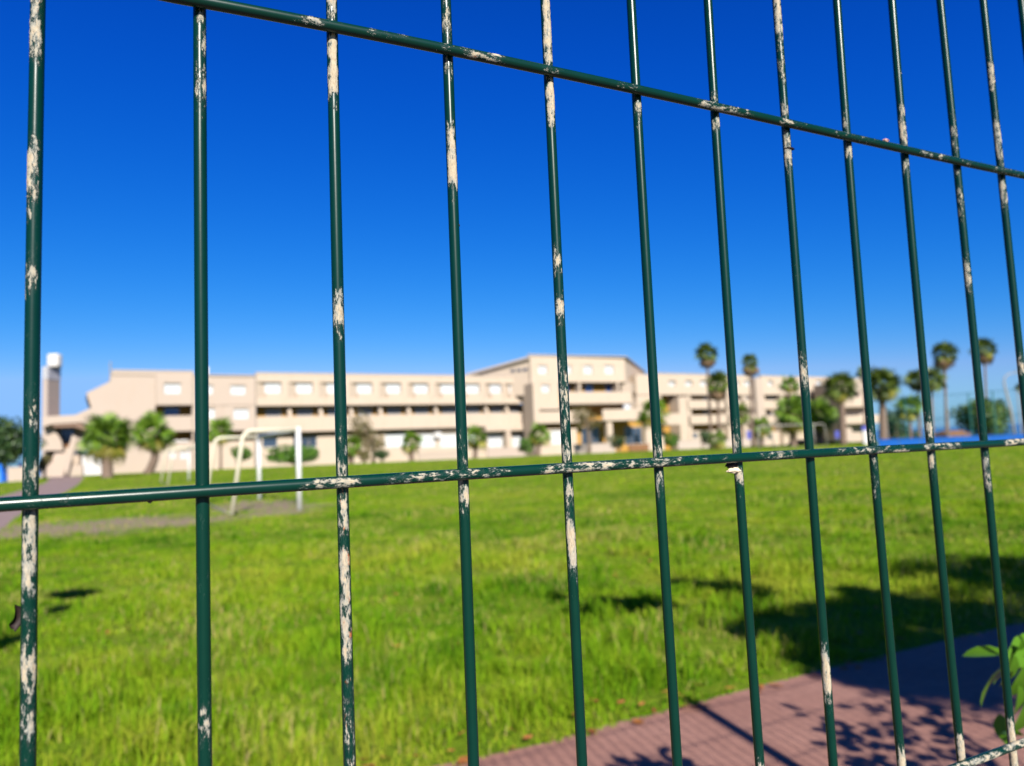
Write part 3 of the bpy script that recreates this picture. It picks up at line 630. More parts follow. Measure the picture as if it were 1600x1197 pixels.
for ya, yb, xe in ((622, 636, 1362), (649, 662, 1384)):
    mb = MB(); L_ = EP.x(xe, 650); cs = [(s_, 1.2*math.sin(math.pi*min(1, max(0, s_/L_)))) for s_ in np.linspace(0, L_, 12)]
    zz0, zz1 = ez(1340, yb), ez(1340, ya); pts = cs+[(L_, -1.5), (0, -1.5)]
    mb.prism([EP.P(a, b, zz0) for a, b in pts], [EP.P(a, b, zz1) for a, b in pts]); build('curved_balcony', mb, WALL, EW)
part(EP, EW, 'ground_wall', WALLP, 0.5, EP.x(1335, 680), -1.55, -0.6, -2.8, ez(1330, 668))
window(EP, EW, EP.x(1322, 630, -1.5), EP.x(1332, 630, -1.5), ez(1327, 622, -1.5), ez(1327, 614, -1.5), -1.58, 'slate')

# ------------------------------------------------------------------ entrance and its tower on the left
TW = thing('chimney_tower', (at(81, 650, 86)[0], 86, 0), 'slim tan tower with a white top block left of the hotel', 'tower')
xa, _ = at(66, 640, 86); xb, _ = at(74, 640, 86); TY1 = xb/(ray(93.5, 640)[0]/ray(93.5, 640)[1]); zt, zm = at(80, 573, 86)[1], at(80, 592, 86)[1]
mb = MB(); mb.box(xa, xb, 86, TY1, -0.3, zm); build('shaft', mb, BROWNP, TW)
mb = MB(); mb.box(xa-0.04, xb+0.04, 85.96, TY1+0.04, zm+0.002, zt); build('louvre_band', mb, mat_plain('pale_lilac_panel', (0.40, 0.39, 0.43), 0.04, 1, 0.7), TW)
for k in range(5):
    mb = MB(); z_ = zm+0.15+k*(zt-zm-0.2)/5; mb.box(xa+0.06, xb-0.06, 85.90, 85.957, z_, z_+0.09); build('louvre_slat', mb, FRAME, TW)
tx0, tx1 = at(76, 560, 87.1)[0], at(95, 560, 87.1)[0]; z0_, z1_ = zt+0.12, at(85, 551, 86)[1]
mb = MB(); mb.box(xa+.05, xb+.3, 86.2, TY1-.2, zt+0.002, z0_); build('tank_plinth', mb, GREYP, TW)
mb = MB(); r_ = 0.25; n_ = 24; cxm, cym = (tx0+tx1)/2, 87.1; hw = (tx1-tx0)/2
rings = [(hw*0.92, z0_), (hw, z0_+0.2), (hw, z1_-0.25), (hw*0.9, z1_-0.05), (hw*0.5, z1_)]
for rr, zz in rings:
    for k in range(n_):
        a = 2*math.pi*k/n_; c_, s_ = math.cos(a), math.sin(a); q = (abs(c_)**4+abs(s_)**4)**-0.25
        mb.v.append((cxm+rr*q*c_*0.95, cym+rr*q*s_*0.8, zz))
for i in range(len(rings)-1):
    for k in range(n_): mb.f.append((i*n_+k, i*n_+(k+1) % n_, (i+1)*n_+(k+1) % n_, (i+1)*n_+k))
mb.f.append(tuple(range((len(rings)-1)*n_, len(rings)*n_))); mb.f.append(tuple(range(n_-1, -1, -1)))
build('water_tank', mb, WHITEW, TW)

EN = thing('entrance_building', (-50, 84, 0), 'low cream entrance wing with flat canopy, dark doorway and stair beneath the slim tower', 'building')
EPn = Plane((at(67, 700, 84.4)[0], 84.4), (at(165, 700, 87.2)[0], 87.2)); eh = EPn.hit
mb = MB(); EPn.poly(mb, [eh(67, 651.5), eh(119, 648.5), eh(146, 636), eh(166, 652), eh(150, 672), eh(128, 660), eh(80, 663), eh(67, 668)], 0.4, -4.5); build('roof_canopy', mb, WALLP, EN)
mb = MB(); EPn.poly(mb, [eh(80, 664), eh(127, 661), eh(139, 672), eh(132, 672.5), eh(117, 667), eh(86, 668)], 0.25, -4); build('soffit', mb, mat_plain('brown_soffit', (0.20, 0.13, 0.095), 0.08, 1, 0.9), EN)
mb = MB(); EPn.poly(mb, [eh(67, 668), eh(80, 663), eh(95, 690), eh(97, 704), eh(66, 704)], -1.0, -3.5); build('left_wall', mb, WALLP, EN)
window(EPn, EN, EPn.x(94, 680, -3), EPn.x(117, 680, -3), eh(100, 692, -3)[1], eh(100, 670, -3)[1], -3.0, 'glass', 'dark glazed doorway under the canopy')
mb = MB(); EPn.box(mb, EPn.x(95, 695, -2.8), EPn.x(113, 695, -2.8), -3.3, -2.8, eh(100, 699, -2.8)[1], eh(100, 692.5, -2.8)[1]); build('orange_planter', mb, ORANGE, EN)
mb = MB(); EPn.box(mb, EPn.x(66, 700, -3.4), EPn.x(150, 700, -3.4), -5, -3.4, -0.2, eh(100, 664, -3.4)[1]); build('back_wall', mb, WALLP, EN)
mb = MB(); EPn.poly(mb, [eh(116, 684), eh(128, 684), eh(135, 700), eh(160, 700), eh(160, 711), eh(118, 711)], -1.2, -2.4); build('inner_wall', mb, WALLP, EN)
mb = MB(); EPn.poly(mb, [eh(113, 680, 2), eh(121, 683, 2), eh(106, 742, 2), eh(94, 745, 2)], 2.2, 1.2); build('stair_cheek', mb, WALLP, EN)
mb = MB(); EPn.box(mb, EPn.x(106, 730, 1.6), EPn.x(129, 730, 1.6), 0.4, 1.6, -0.2, eh(118, 726, 1.6)[1]); build('stair_plinth', mb, WALLP, EN)
mb = MB(); EPn.box(mb, EPn.x(128, 730, 1.0), EPn.x(161, 730, 1.0), -1.0, 1.0, -0.2, eh(140, 712, 1.0)[1]); build('white_wall', mb, WHITEW, EN)
mb = MB(); EPn.box(mb, EPn.x(112, 706, -1.1), EPn.x(158, 706, -1.1), -1.1, -1.0, eh(130, 710, -1)[1], eh(130, 704, -1)[1]); build('dark_strip_window', mb, GLASS, EN)
n_st = 16; zt = eh(100, 700, -2.8)[1]
for k in range(n_st):
    d0 = 3.6-k*0.4; zk = (k+1)*zt/n_st
    mb = MB(); EPn.box(mb, EPn.x(62+k*1.9, 730, d0), EPn.x(99+k*0.6, 730, d0), d0-0.4, d0-0.003, -0.1, zk); build('stair_step', mb, WALLP, EN)

# ------------------------------------------------------------------ foliage helpers
def leafcloud(mb, blobs, n, size, shell=0.55):
    tot = sum(b[3]*b[4]*b[5] for b in blobs)
    for (bx, by, bz, rx_, ry_, rz_) in blobs:
        k = int(n*rx_*ry_*rz_/tot)
        for _ in range(k):
            v = Vector((random.gauss(0, 1), random.gauss(0, 1), random.gauss(0, 1))).normalized()
            r = (random.uniform(shell**3, 1.0))**(1/3)*(1+0.12*math.sin(5*v.x+3*v.z+bx)+0.1*math.sin(7*v.y-4*v.x))
            c = Vector((bx+v.x*rx_*r, by+v.y*ry_*r, bz+v.z*rz_*r))
            nrm = (v+Vector((random.gauss(0, .6), random.gauss(0, .6), random.gauss(0, .6)+.2))).normalized()
            a = nrm.orthogonal().normalized(); b = nrm.cross(a); th = random.uniform(0, 6.28)
            a, b = a*math.cos(th)+b*math.sin(th), b*math.cos(th)-a*math.sin(th); s_ = size*random.uniform(0.6, 1.3)
            mb.add([c-a*s_, c-b*s_*0.45, c+a*s_, c+b*s_*0.45], [(0, 1, 2, 3)])
def blobs_for(cx_, cy, cz_, rx_, ry_, rz_, k=7, spread=0.6):
    out = []
    for i in range(k):
        a = random.uniform(0, 6.28); r = spread*math.sqrt(random.random()); h = random.uniform(-0.5, 0.55)
        q = random.uniform(0.38, 0.6)
        out.append((cx_+math.cos(a)*r*rx_, cy+math.sin(a)*r*ry_, cz_+h*rz_, rx_*q, ry_*q, rz_*q))
    return out
def bush(name, px, py, rpx, hpx, Y, mat, label, cat='bush', n=1500, k=7):
    X, zc = at(px, py, Y); sc = Y/F_PX; rx_, rz_ = rpx*sc, hpx*sc; g = gz(Y)
    r = thing(name, (X, Y, g), label, cat)
    mb = MB(); leafcloud(mb, blobs_for(X, Y, zc, rx_, rx_*0.8, rz_, k), n, 0.055*max(rx_, rz_)+0.05); build('crown', mb, mat, r)
    mb = MB()
    for i in range(4): mb.tube([(X+random.uniform(-.2, .2)*rx_, Y, g-0.1), (X+random.uniform(-.4, .4)*rx_, Y+random.uniform(-.3, .3)*rx_, zc)], [0.06, 0.02], 5)
    build('stem', mb, WOODB, r); return r
def tree(name, px, py, rpx, hpx, Y, mat, label, n=3000, k=10, leaf=None, spread=0.65, shell=0.55):
    X, zc = at(px, py, Y); sc = Y/F_PX; rx_, rz_ = rpx*sc, hpx*sc; g = gz(Y)
    r = thing(name, (X, Y, g), label, 'tree')
    B = blobs_for(X, Y, zc, rx_, rx_*0.8, rz_, k, spread)
    mb = MB(); leafcloud(mb, B, n, leaf or 0.05*rx_+0.06, shell); build('crown', mb, mat, r)
    mb = MB(); tr = 0.05*rx_+0.08
    mb.tube([(X, Y, g-0.2), (X+0.1, Y, g+(zc-g)*0.4), (X, Y, zc)], [tr*1.3, tr, tr*0.5], 8)
    for b in B: mb.tube([(X+0.05, Y, g+(zc-g)*0.55), ((X+b[0])/2, (Y+b[1])/2, (zc+b[2])/2+0.1), b[:3]], [tr*0.5, tr*0.35, tr*0.12], 5)
    build('trunk', mb, WOODB, r); return r

# ------------------------------------------------------------------ fan palms: trunk, then every frond a part
def frond_mesh(name, mat, nl=15, spread=R(150), droop=0.35):
    mb = MB(); mb.tube([(0, 0, 0), (0.22, 0, 0.03), (0.45, 0, 0.02)], [0.018, 0.012, 0.010], 4)
    for i in range(nl):
        a = -spread/2+spread*i/(nl-1); L = 0.62*(1-0.22*abs(2*i/(nl-1)-1)); w = 0.032
        pts = []
        for q, dz in ((0, 0), (0.35, 0.02), (0.75, -0.05), (1.0, -droop)):
            x = 0.40+math.cos(a)*L*q*1.05; y = math.sin(a)*L*q; z = 0.02+dz*0.55-abs(math.sin(a))*0.06*q
            pts.append((x, y, z))
        nx, ny = -math.sin(a), math.cos(a); ws = (0.012, w, w*0.8, 0.002)
        vs = []
        for (x, y, z), w_ in zip(pts, ws): vs += [(x-nx*w_, y-ny*w_, z), (x+nx*w_, y+ny*w_, z)]
        mb.add(vs, [(0, 1, 3, 2), (2, 3, 5, 4), (4, 5, 7, 6)])
    me = bpy.data.meshes.new(name); me.from_pydata(mb.v, [], mb.f); me.materials.append(mat); return me
FR = {'g': frond_mesh('frond', PALM), 'd': frond_mesh('frond', PALMDK), 'y': frond_mesh('frond', PALMY, 13, R(140), 0.6), 'x': frond_mesh('frond', PALMD, 11, R(100), 0.7)}
def palm(bpx, bpy_, cpx, cpy, rpx, Y, label, kind='g', n=30, skirt=0, trunk=0.13, tight=False, group='fan palms in front of the hotel', bend=0.0):
    sc = Y/F_PX; cx_, cz_ = at(cpx, cpy, Y); bx, bz = at(bpx, bpy_, Y); g = gz(Y); Rr = rpx*sc
    r = thing('fan_palm', (bx, Y, g), label, 'palm tree', group)
    mb = MB(); H = cz_-g; pts, rad = [], []
    for i in range(13):
        q = i/12; pts.append((bx+(cx_-bx)*q+bend*math.sin(math.pi*q), Y, g-0.1+(H+0.1)*q)); rad.append(trunk*(1.25-0.35*q+0.03*(i % 2))*(1.15 if i == 0 else 1))
    mb.tube(pts, rad, 10); build('trunk', mb, BARK, r, True)
    org = ORG[r.name]; top = Vector((cx_, Y, cz_))
    def put(key, name, az, el, s_):
        o = bpy.data.objects.new(name, FR[key]); COL.objects.link(o); o.parent = r
        o.location = top-org+Vector((math.cos(az)*0.12, math.sin(az)*0.12, 0.35*math.sin(el)*trunk))
        o.rotation_euler = (random.uniform(-1.0, 1.0), -el, az); o.scale = (s_, s_, s_)
    n = int(n*1.3)
    for i in range(n):
        q = (i+0.5)/n; el = R(84)-R(140)*q**0.9 if not tight else R(86)-R(150)*q
        put(kind if q < 0.82 or kind == 'd' and q < .9 else 'y', 'frond', i*2.39996+random.uniform(-.2, .2), el+random.uniform(-.12, .12), Rr*random.uniform(0.72, 1.2))
    for i in range(skirt):
        put('x', 'dead_frond', i*2.39996+1, R(-50)-R(34)*(i+.5)/skirt, Rr*(random.uniform(0.9, 1.5) if tight else random.uniform(0.55, 0.85)))
    return r
PW = 'small fan palms at the foot of the hotel'
palm(168, 747, 167, 684, 39, 66, 'large bushy green fan palm at the left, in front of the white entrance wall', n=40, skirt=5, trunk=0.40)
palm(230, 739, 236, 679, 33, 78, 'leaning grey trunked fan palm, second from the left, before the blank end wall', n=32, skirt=6, trunk=0.36, bend=0.65)
palm(345, 737, 345, 674, 23, 88, 'slim fan palm seen behind the far post of the nearest goal', n=26, skirt=5)
palm(548, 722, 549, 699, 20, 92, 'low bright green fan palm left of the olive brown tree', n=24, skirt=4, group=PW, trunk=.3)
palm(643, 717, 643, 693, 19, 96, 'low bright fan palm before the white ground floor shutters', n=24, skirt=4, group=PW, trunk=.3)
palm(742, 713, 744, 686, 20, 101, 'low fan palm just right of the fourth wire, beside the terrace wall', n=24, skirt=4, group=PW, trunk=.3)
palm(840, 709, 843, 681, 20, 102, 'low fan palm growing out of a dark bush left of the tall block', n=24, skirt=4, group=PW, trunk=.3)
palm(1026, 706, 1022, 646, 26, 80, 'fan palm half hidden by the sixth wire before the tall block', n=30, skirt=4)
palm(1112, 702, 1104, 553, 17, 80, 'tallest fan palm, bearded with dead fronds, crown in the sky right of the tall block', 'd', 34, 16, tight=True)
palm(1124, 702, 1121, 600, 20, 76, 'fan palm with dark bearded crown directly beneath the tallest one', 'd', 34, 16, tight=True)
palm(1121, 706, 1119, 688, 17, 73, 'tiny fan palm at the feet of the two tall ones', n=20, skirt=2, group=PW, trunk=.2)
palm(1176, 696, 1172, 567, 15, 86, 'tall narrow crowned fan palm right of the seventh wire', 'd', 32, 14, tight=True)
palm(1158, 694, 1156, 648, 18, 92, 'mid height fan palm behind the seventh wire', 'd', 26, 5)
palm(1236, 696, 1232, 602, 16, 92, 'thin mid height fan palm rising over the broad green crown left of the eighth wire', 'g', 26, 8)
palm(1240, 698, 1238, 648, 33, 76, 'broad green fan palm left of the eighth wire', 'g', 38, 6, trunk=.3)
palm(1282, 698, 1280, 650, 28, 78, 'broad green fan palm right of the eighth wire', 'g', 36, 6, trunk=.3)
palm(1318, 698, 1314, 606, 25, 72, 'dark bearded fan palm left of the ninth wire, before the end pavilion', 'd', 36, 18, trunk=.28)
palm(1352, 697, 1350, 584, 13, 92, 'small high crown peeping out beside the ninth wire', 'd', 22, 4)
palm(1380, 694, 1378, 604, 28, 70, 'full round crowned fan palm right of the ninth wire', 'd', 40, 14, trunk=.28)
palm(1438, 694, 1434, 596, 20, 78, 'left of the pair of crowns crossing behind the tenth wire', 'd', 32, 12)
palm(1458, 693, 1455, 594, 22, 75, 'right of the pair of crowns crossing behind the tenth wire', 'd', 32, 12)
palm(1480, 690, 1475, 554, 19, 82, 'tall bearded fan palm between the tenth and eleventh wires', 'd', 34, 16, tight=True)
palm(1543, 688, 1538, 546, 18, 96, 'tall fan palm with lopsided crown right of the eleventh wire', 'd', 30, 14, tight=True)
palm(1424, 694, 1420, 640, 23, 70, 'drooping mid height fan palm left of the tenth wire', 'g', 30, 8)
palm(1602, 690, 1601, 606, 12, 96, 'fan palm cut by the right edge of the picture', 'd', 22, 6)
palm(1190, 694, 1190, 668, 18, 88, 'low bright fan palm above the right hand goal', 'g', 24, 2, group=PW, trunk=.2)

# ------------------------------------------------------------------ bushes and trees
tree('evergreen_tree', 4, 690, 58, 46, 70, BUSHDK, 'large dark evergreen tree at the left edge beyond the path', 5000, 12)
tree('olive_tree', 582, 678, 34, 34, 94, OLIVE, 'loose olive brown tree before the balconies right of the third wire', 1500, 8, shell=0.2)
tree('bare_tree', 918, 655, 34, 26, 100, OLIVE, 'thin almost leafless brown tree before the tall block', 650, 8, shell=0.1)
tree('dark_tree', 1398, 664, 23, 32, 74, BUSHDK, 'dark dense tree between the ninth and tenth wires', 2200, 8)
tree('round_tree', 1540, 656, 54, 36, 84, ROUND, 'broad round green tree behind the blue court wall at the right', 4500, 12)
bush('bush', 462, 711, 43, 15, 86, BUSH, 'wide clipped green bush behind the white post of the nearest goal', n=2600, k=12)
bush('bush', 372, 715, 21, 18, 87, BUSH, 'rounded green bush left of the wide one, seen through the nearest goal', n=1500)
bush('bush', 598, 709, 13, 11, 92, BUSHDK, 'small dark bush at the foot of the olive brown tree')
bush('bush', 568, 711, 12, 11, 92, OLIVE, 'small olive bush right of the third wire')
bush('bush', 822, 697, 18, 14, 102, BUSH, 'dark bush beside the low palm left of the fifth wire')
bush('bush', 965, 689, 17, 13, 100, BUSHDK, 'round dark green bush before the column of the tall block')
bush('bush', 1050, 685, 15, 15, 100, BUSH, 'upright green bush just right of the sixth wire')
bush('bush', 1098, 682, 15, 12, 104, BUSHDK, 'dark bush under the right wing left of the tallest palm')
bush('hedge', 1262, 690, 30, 10, 82, PURPLE, 'brownish dry hedge behind the right hand goal', 'hedge')
bush('hedge', 1300, 694, 30, 7, 80, BUSHDK, 'low dark hedge between the eighth and ninth wires', 'hedge')
bush('hedge', 1420, 683, 26, 10, 78, BUSHDK, 'dark low hedge behind the blue court wall', 'hedge')
bush('hedge', 70, 722, 12, 16, 76, OLIVE, 'brown green shrub against the left side of the stair', 'hedge')

# ------------------------------------------------------------------ goals
def goal(A, B, back, h, label, group='white football goals', rf=0.06, GOALW=GOALW, GOALC=GOALC):
    A, B, back = np.array(A), np.array(B), np.array(back); r = thing('football_goal', (A[0], A[1], 0), label, 'goal', group)
    for P_ in (A, B):
        mb = MB(); mb.tube([(P_[0], P_[1], -0.05), (P_[0], P_[1], h+rf)], rf, 12); build('post', mb, GOALW, r, True)
        l = np.linalg.norm(back); u = back/l
        q = [(0.0, h), (l*0.70, h-0.01), (l*0.76, h-0.03), (l*0.81, h-0.09), (l*0.84, h-0.2), (l, 0.02)]
        mb = MB(); mb.tube([(P_[0]+u[0]*a, P_[1]+u[1]*a, z) for a, z in q], 0.048, 10); build('side_frame', mb, GOALC, r, True)
    mb = MB(); mb.tube([(A[0], A[1], h), (B[0], B[1], h)], rf*0.98, 12); build('crossbar', mb, GOALW, r, True)
    mb = MB(); bl = back
    mb.tube([(A[0]+bl[0], A[1]+bl[1], 0.03), (B[0]+bl[0], B[1]+bl[1], 0.03)], 0.016, 8); build('ground_bar', mb, STEEL, r, True)
    return r
goal((-5.32, 17.95), (-8.05, 22.95), (-1.30, -0.92), 1.97, 'nearest white football goal with cream side frames, between the second and third wires')
goal((-17.4, 40.2), (-20.2, 45.2), (-1.30, -0.90), 2.0, 'small looking distant white goal just left of the second wire')
goal((21.9, 65.4), (27.4, 66.8), (1.6, 0.9), 2.1, 'weathered grey goal far off at the right under the palms', GOALW=STEEL, GOALC=STEEL, rf=0.05)

# ------------------------------------------------------------------ court wall, posts, lamp, signs, tarps
x0, _ = at(1372, 690, 52); x1, _ = at(1700, 690, 46.5); BWp = Plane((x0, 52), (x1, 46.5))
BWL = thing('court_wall', (x0, 52, 0), 'long low blue court wall at the right under the palms', 'wall')
nb = 9
for k in range(nb):
    a, b = BWp.L*k/nb+0.015, BWp.L*(k+1)/nb-0.015
    part(BWp, BWL, 'board', BLUEW, a, b, -0.10, 0.0, 0.10, 0.60)
    part(BWp, BWL, 'kick_board', BLUED, a, b, -0.13, -0.03, 0.0, 0.098)
part(BWp, BWL, 'top_rail', BLUEW, 0, BWp.L, -0.13, 0.03, 0.602, 0.66)
CF = thing('court_fence', (at(1440, 690, 66)[0], 66, 0), 'tall see-through sports court fence on thin posts behind the blue wall', 'fence')
Q0, Q1 = (at(1388, 690, 70)[0], 70), (at(1640, 690, 58)[0], 58); CP = Plane(Q0, Q1)
for k in range(8):
    s_ = CP.L*k/7; mb = MB(); mb.tube([CP.P(s_, 0, -0.1), CP.P(s_, 0, 4.2)], 0.045, 6); build('post', mb, POSTG if k % 3 else STEEL, CF)
mb = MB()
for z_ in (0.1, 2.1, 4.15): mb.tube([CP.P(0, 0, z_), CP.P(CP.L, 0, z_)], 0.025, 5)
build('rail', mb, POSTG, CF)
mb = MB()
for k in range(int(CP.L/0.45)):
    s_ = k*0.45; mb.tube([CP.P(s_, 0, 0.1), CP.P(s_, 0, 4.15)], 0.007, 3, False)
for k in range(9): mb.tube([CP.P(0, 0, 0.3+k*0.43), CP.P(CP.L, 0, 0.3+k*0.43)], 0.006, 3, False)
tag(build('wire_mesh', mb, POSTG, CF), kind='stuff')
LPx, _ = at(1587, 690, 58); LPt = at(1575, 588, 58)
LM = thing('street_lamp', (LPx, 58, 0), 'curved pale street lamp column behind the blue court wall near the right edge', 'street lamp')
hz = LPt[1]
mb = MB(); mb.tube([(LPx, 58, -0.1), (LPx-0.15, 58, hz*0.5), (LPx-0.45, 58, hz*0.88), (LPx-0.4, 58, hz*0.97), (LPx-0.1, 58, hz*1.03), (LPx+0.6, 58, hz*1.06)], [0.10, 0.09, 0.07, 0.06, 0.05, 0.04], 8)
build('pole', mb, STEEL, LM, True)
mb = MB(); mb.box(LPx+0.55, LPx+1.15, 57.88, 58.12, hz*1.06-0.06, hz*1.06+0.07); build('lamp_head', mb, STEEL, LM)
def sgn(px, py0, py1, w, Y, mat, label):
    X, zt = at(px, py0, Y); _, zb = at(px, py1, Y); r = thing('sign_board', (X, Y, gz(Y)), label, 'sign')
    mb = MB(); mb.box(X-w/2, X+w/2, Y-0.03, Y+0.03, zb, zt); build('panel', mb, mat, r)
    mb = MB(); mb.tube([(X, Y+0.05, gz(Y)-0.1), (X, Y+0.05, zt)], 0.04, 6); build('post', mb, STEEL, r)
NAVY = mat_plain('navy_panel', (0.05, 0.06, 0.32), 0.1, 1, 0.5)
sgn(1171, 673, 686, 0.8, 95, NAVY, 'small navy board left of the right hand goal')
sgn(1308, 673, 685, 0.6, 92, NAVY, 'small navy board left of the ninth wire before the end pavilion')
X, _ = at(1354, 700, 70)
r = thing('marker_post', (X, 70, 0), 'white marker post with a sign just left of the ninth wire', 'post')
mb = MB(); mb.box(X-0.25, X+0.25, 69.9, 70.1, -0.1, 1.35); build('plinth', mb, WHITEW, r)
mb = MB(); mb.box(X-0.35, X+0.35, 69.88, 70.08, 1.352, 1.75); build('plate', mb, NAVY, r)
def tarp(px0, px1, py0, py1, Y, label):
    xa, zt = at(px0, py0, Y); xb, zb = at(px1, py1, Y); r = thing('covered_heap', ((xa+xb)/2, Y, 0), label, 'tarpaulin')
    mb = MB(); nx, ny = 14, 8
    for j in range(ny+1):
        for i in range(nx+1):
            u, v = i/nx*2-1, j/ny*2-1; h = max(0, (1-abs(u)**2.5))*max(0, (1-abs(v)**2.5)); h = h**0.6*(0.85+0.25*math.sin(5*u+3*v))
            mb.v.append((xa+(xb-xa)*(i/nx), Y+v*0.9, 0.02+max(0.0, h)*(zt-0.02)))
    for j in range(ny):
        for i in range(nx): a = j*(nx+1)+i; mb.f.append((a, a+1, a+nx+2, a+nx+1))
    build('tarpaulin', mb, TARP, r, True)
    mb = MB(); mb.box(xa+0.25, xb-0.25, Y-0.5, Y+0.5, 0.0, zt*0.5); build('crate', mb, GREYP, r)
tarp(-22, 12, 727, 742, 68, 'blue tarpaulin heap under the evergreen at the left edge')
tarp(18, 40, 723, 738, 76, 'smaller blue tarpaulin heap behind the low pink wall')
x0, _ = at(12, 740, 67); x1, _ = at(37, 740, 67); pl = Plane((x0, 67), (x1, 67.3))
r = thing('low_wall', (x0, 67, 0), 'short low pink wall beside the blue tarpaulins at the left', 'wall')
part(pl, r, 'wall', WALLP, 0, pl.L, -0.4, 0, -0.1, at(20, 731, 67)[1]); part(pl, r, 'coping', COPING, -0.03, pl.L+0.03, -0.43, 0.03, at(20, 731, 67)[1]+0.002, at(20, 731, 67)[1]+0.07)
# distant low houses beyond the trees
for i, (px, w_, Y, yt, lb) in enumerate(((1410, 22, 190, 684, 'tiny pale house beyond the palms between the ninth and tenth wires'), (1500, 40, 185, 680, 'low pale house glimpsed under the round tree'))):
    X, zt = at(px, yt, Y); hw = w_*Y/F_PX/2; r = thing('distant_house', (X, Y, gz(Y)), lb, 'house')
    mb = MB(); mb.box(X-hw, X+hw, Y, Y+7, gz(Y)-1, zt); build('wall', mb, WALLP, r)
    mb = MB(); mb.prism([(X-hw-.3, Y-.3, zt+.002), (X+hw+.3, Y-.3, zt+.002), (X+hw+.3, Y+7.3, zt+.002), (X-hw-.3, Y+7.3, zt+.002)], [(X-hw+.8, Y+3, zt+1.2), (X+hw-.8, Y+3, zt+1.2), (X+hw-.8, Y+4, zt+1.2), (X-hw+.8, Y+4, zt+1.2)]); build('roof', mb, ORANGE, r)

# ------------------------------------------------------------------ the wire fence in front of the camera
def mat_wire(name='worn_green_coating', st=(1, 1, 0.33), cut=0.0):
    m, t, p = newmat(name); v = coords(t, st)
    a = t.nodes.new('ShaderNodeAttribute'); a.attribute_name = 'wear'; ru = t.nodes.new('ShaderNodeAttribute'); ru.attribute_name = 'rust'
    n1 = mathn(t, 'ADD', mathn(t, 'MULTIPLY', mathn(t, 'SUBTRACT', noise(t, v, 430, 6, 0.75), 0.5), 1.5), 0.5); n2 = noise(t, v, 1500, 4, 0.6); n3 = noise(t, coords(t), 90, 3)
    n4 = noise(t, v, 1900, 5, 0.75)
    nn = mathn(t, 'ADD', mathn(t, 'MULTIPLY', n1, 0.66), mathn(t, 'MULTIPLY', n4, 0.34))
    f = mathn(t, 'ADD', nn, mathn(t, 'SUBTRACT', mathn(t, 'MULTIPLY', a.outputs['Fac'], 0.46), 0.835+cut))
    crust = mathn(t, 'MULTIPLY', f, 26.0, True)
    dust = mathn(t, 'MULTIPLY', mathn(t, 'ADD', f, 0.10), 2.4, True)
    base = mixc(t, n3, (0.0006, 0.021, 0.0145), (0.001, 0.029, 0.019))
    base = mixc(t, mathn(t, 'MULTIPLY', dust, 0.22), base, (0.14, 0.19, 0.16))
    cream = ramp(t, n2, [(0.28, (0.22, 0.165, 0.11)), (0.42, (0.40, 0.32, 0.215)), (0.70, (0.50, 0.42, 0.30))]).outputs[0]
    grey = ramp(t, n2, [(0.3, (0.15, 0.16, 0.15)), (0.7, (0.36, 0.35, 0.31))]).outputs[0]
    cream = mixc(t, ramp(t, n3, [(0.36, 0.5), (0.5, 0.0)]).outputs[0], cream, grey)
    cream = mixc(t, mathn(t, 'SUBTRACT', 1.0, mathn(t, 'MULTIPLY', f, 7.0, True)), cream, (0.20, 0.24, 0.23))
    rf = mathn(t, 'MULTIPLY', mathn(t, 'SUBTRACT', mathn(t, 'ADD', noise(t, v, 260, 4, 0.7), mathn(t, 'MULTIPLY', ru.outputs['Fac'], 0.17)), 0.735), 18, True)
    rust = ramp(t, n2, [(0.3, (0.20, 0.05, 0.015)), (0.7, (0.50, 0.16, 0.04))]).outputs[0]
    cream = mixc(t, rf, cream, rust)
    c = mixc(t, crust, base, cream); t.links.new(c, p.inputs['Base Color'])
    rr = mathn(t, 'ADD', mathn(t, 'MULTIPLY', crust, 0.6), mathn(t, 'ADD', mathn(t, 'MULTIPLY', dust, 0.15), 0.27)); t.links.new(rr, p.inputs['Roughness'])
    p.inputs['Specular IOR Level'].default_value = 0.28
    h = mathn(t, 'ADD', mathn(t, 'MULTIPLY', crust, mathn(t, 'ADD', 0.5, mathn(t, 'MULTIPLY', n2, 1.0))), mathn(t, 'MULTIPLY', n3, 0.12))
    bump(t, p, h, 0.9, 0.00045); return m
WIRE = mat_wire(); WIREH = mat_wire('worn_green_coating_cross', (0.42, 0.42, 1.0), -0.008)
NV, NH = 0.3118, 0.3071; RV = 0.00255; SP = 0.055; T1 = -0.7156*SP
def fence_tz(px, py, n):
    d = ray(px, py); k = n/(d[:2]@FN); q = d[:2]*k; return q@FT, CAM_H+d[2]*k
H0 = {2:(312,4),3:(519,40.5),4:(697.5,76),5:(857,108),6:(993,141),7:(1117,170),8:(1227.5,193),9:(1322.5,212),10:(1416,233),11:(1491.5,250.5),12:(1562.5,267.5)}
H1 = {1:(47.5,784),2:(316.5,768),3:(535,755),4:(723.5,742),5:(886.5,731),6:(1028.5,723),7:(1152.5,715),8:(1265,708),9:(1363.5,703),10:(1454,698.5),11:(1537.5,694.5)}
H2 = {10:(1502.5,1192),11:(1582,1171)}
TP = {1:59.5,3:518,4:696.5,5:851.5,6:986,7:1106,8:1213,9:1307.5,10:1393.5,11:1469,12:1537.5,13:1595}
BT = {1:43.5,2:320.5,3:546.5,4:740,5:909.7,6:1058.7,7:1187.5,8:1302,9:1409}
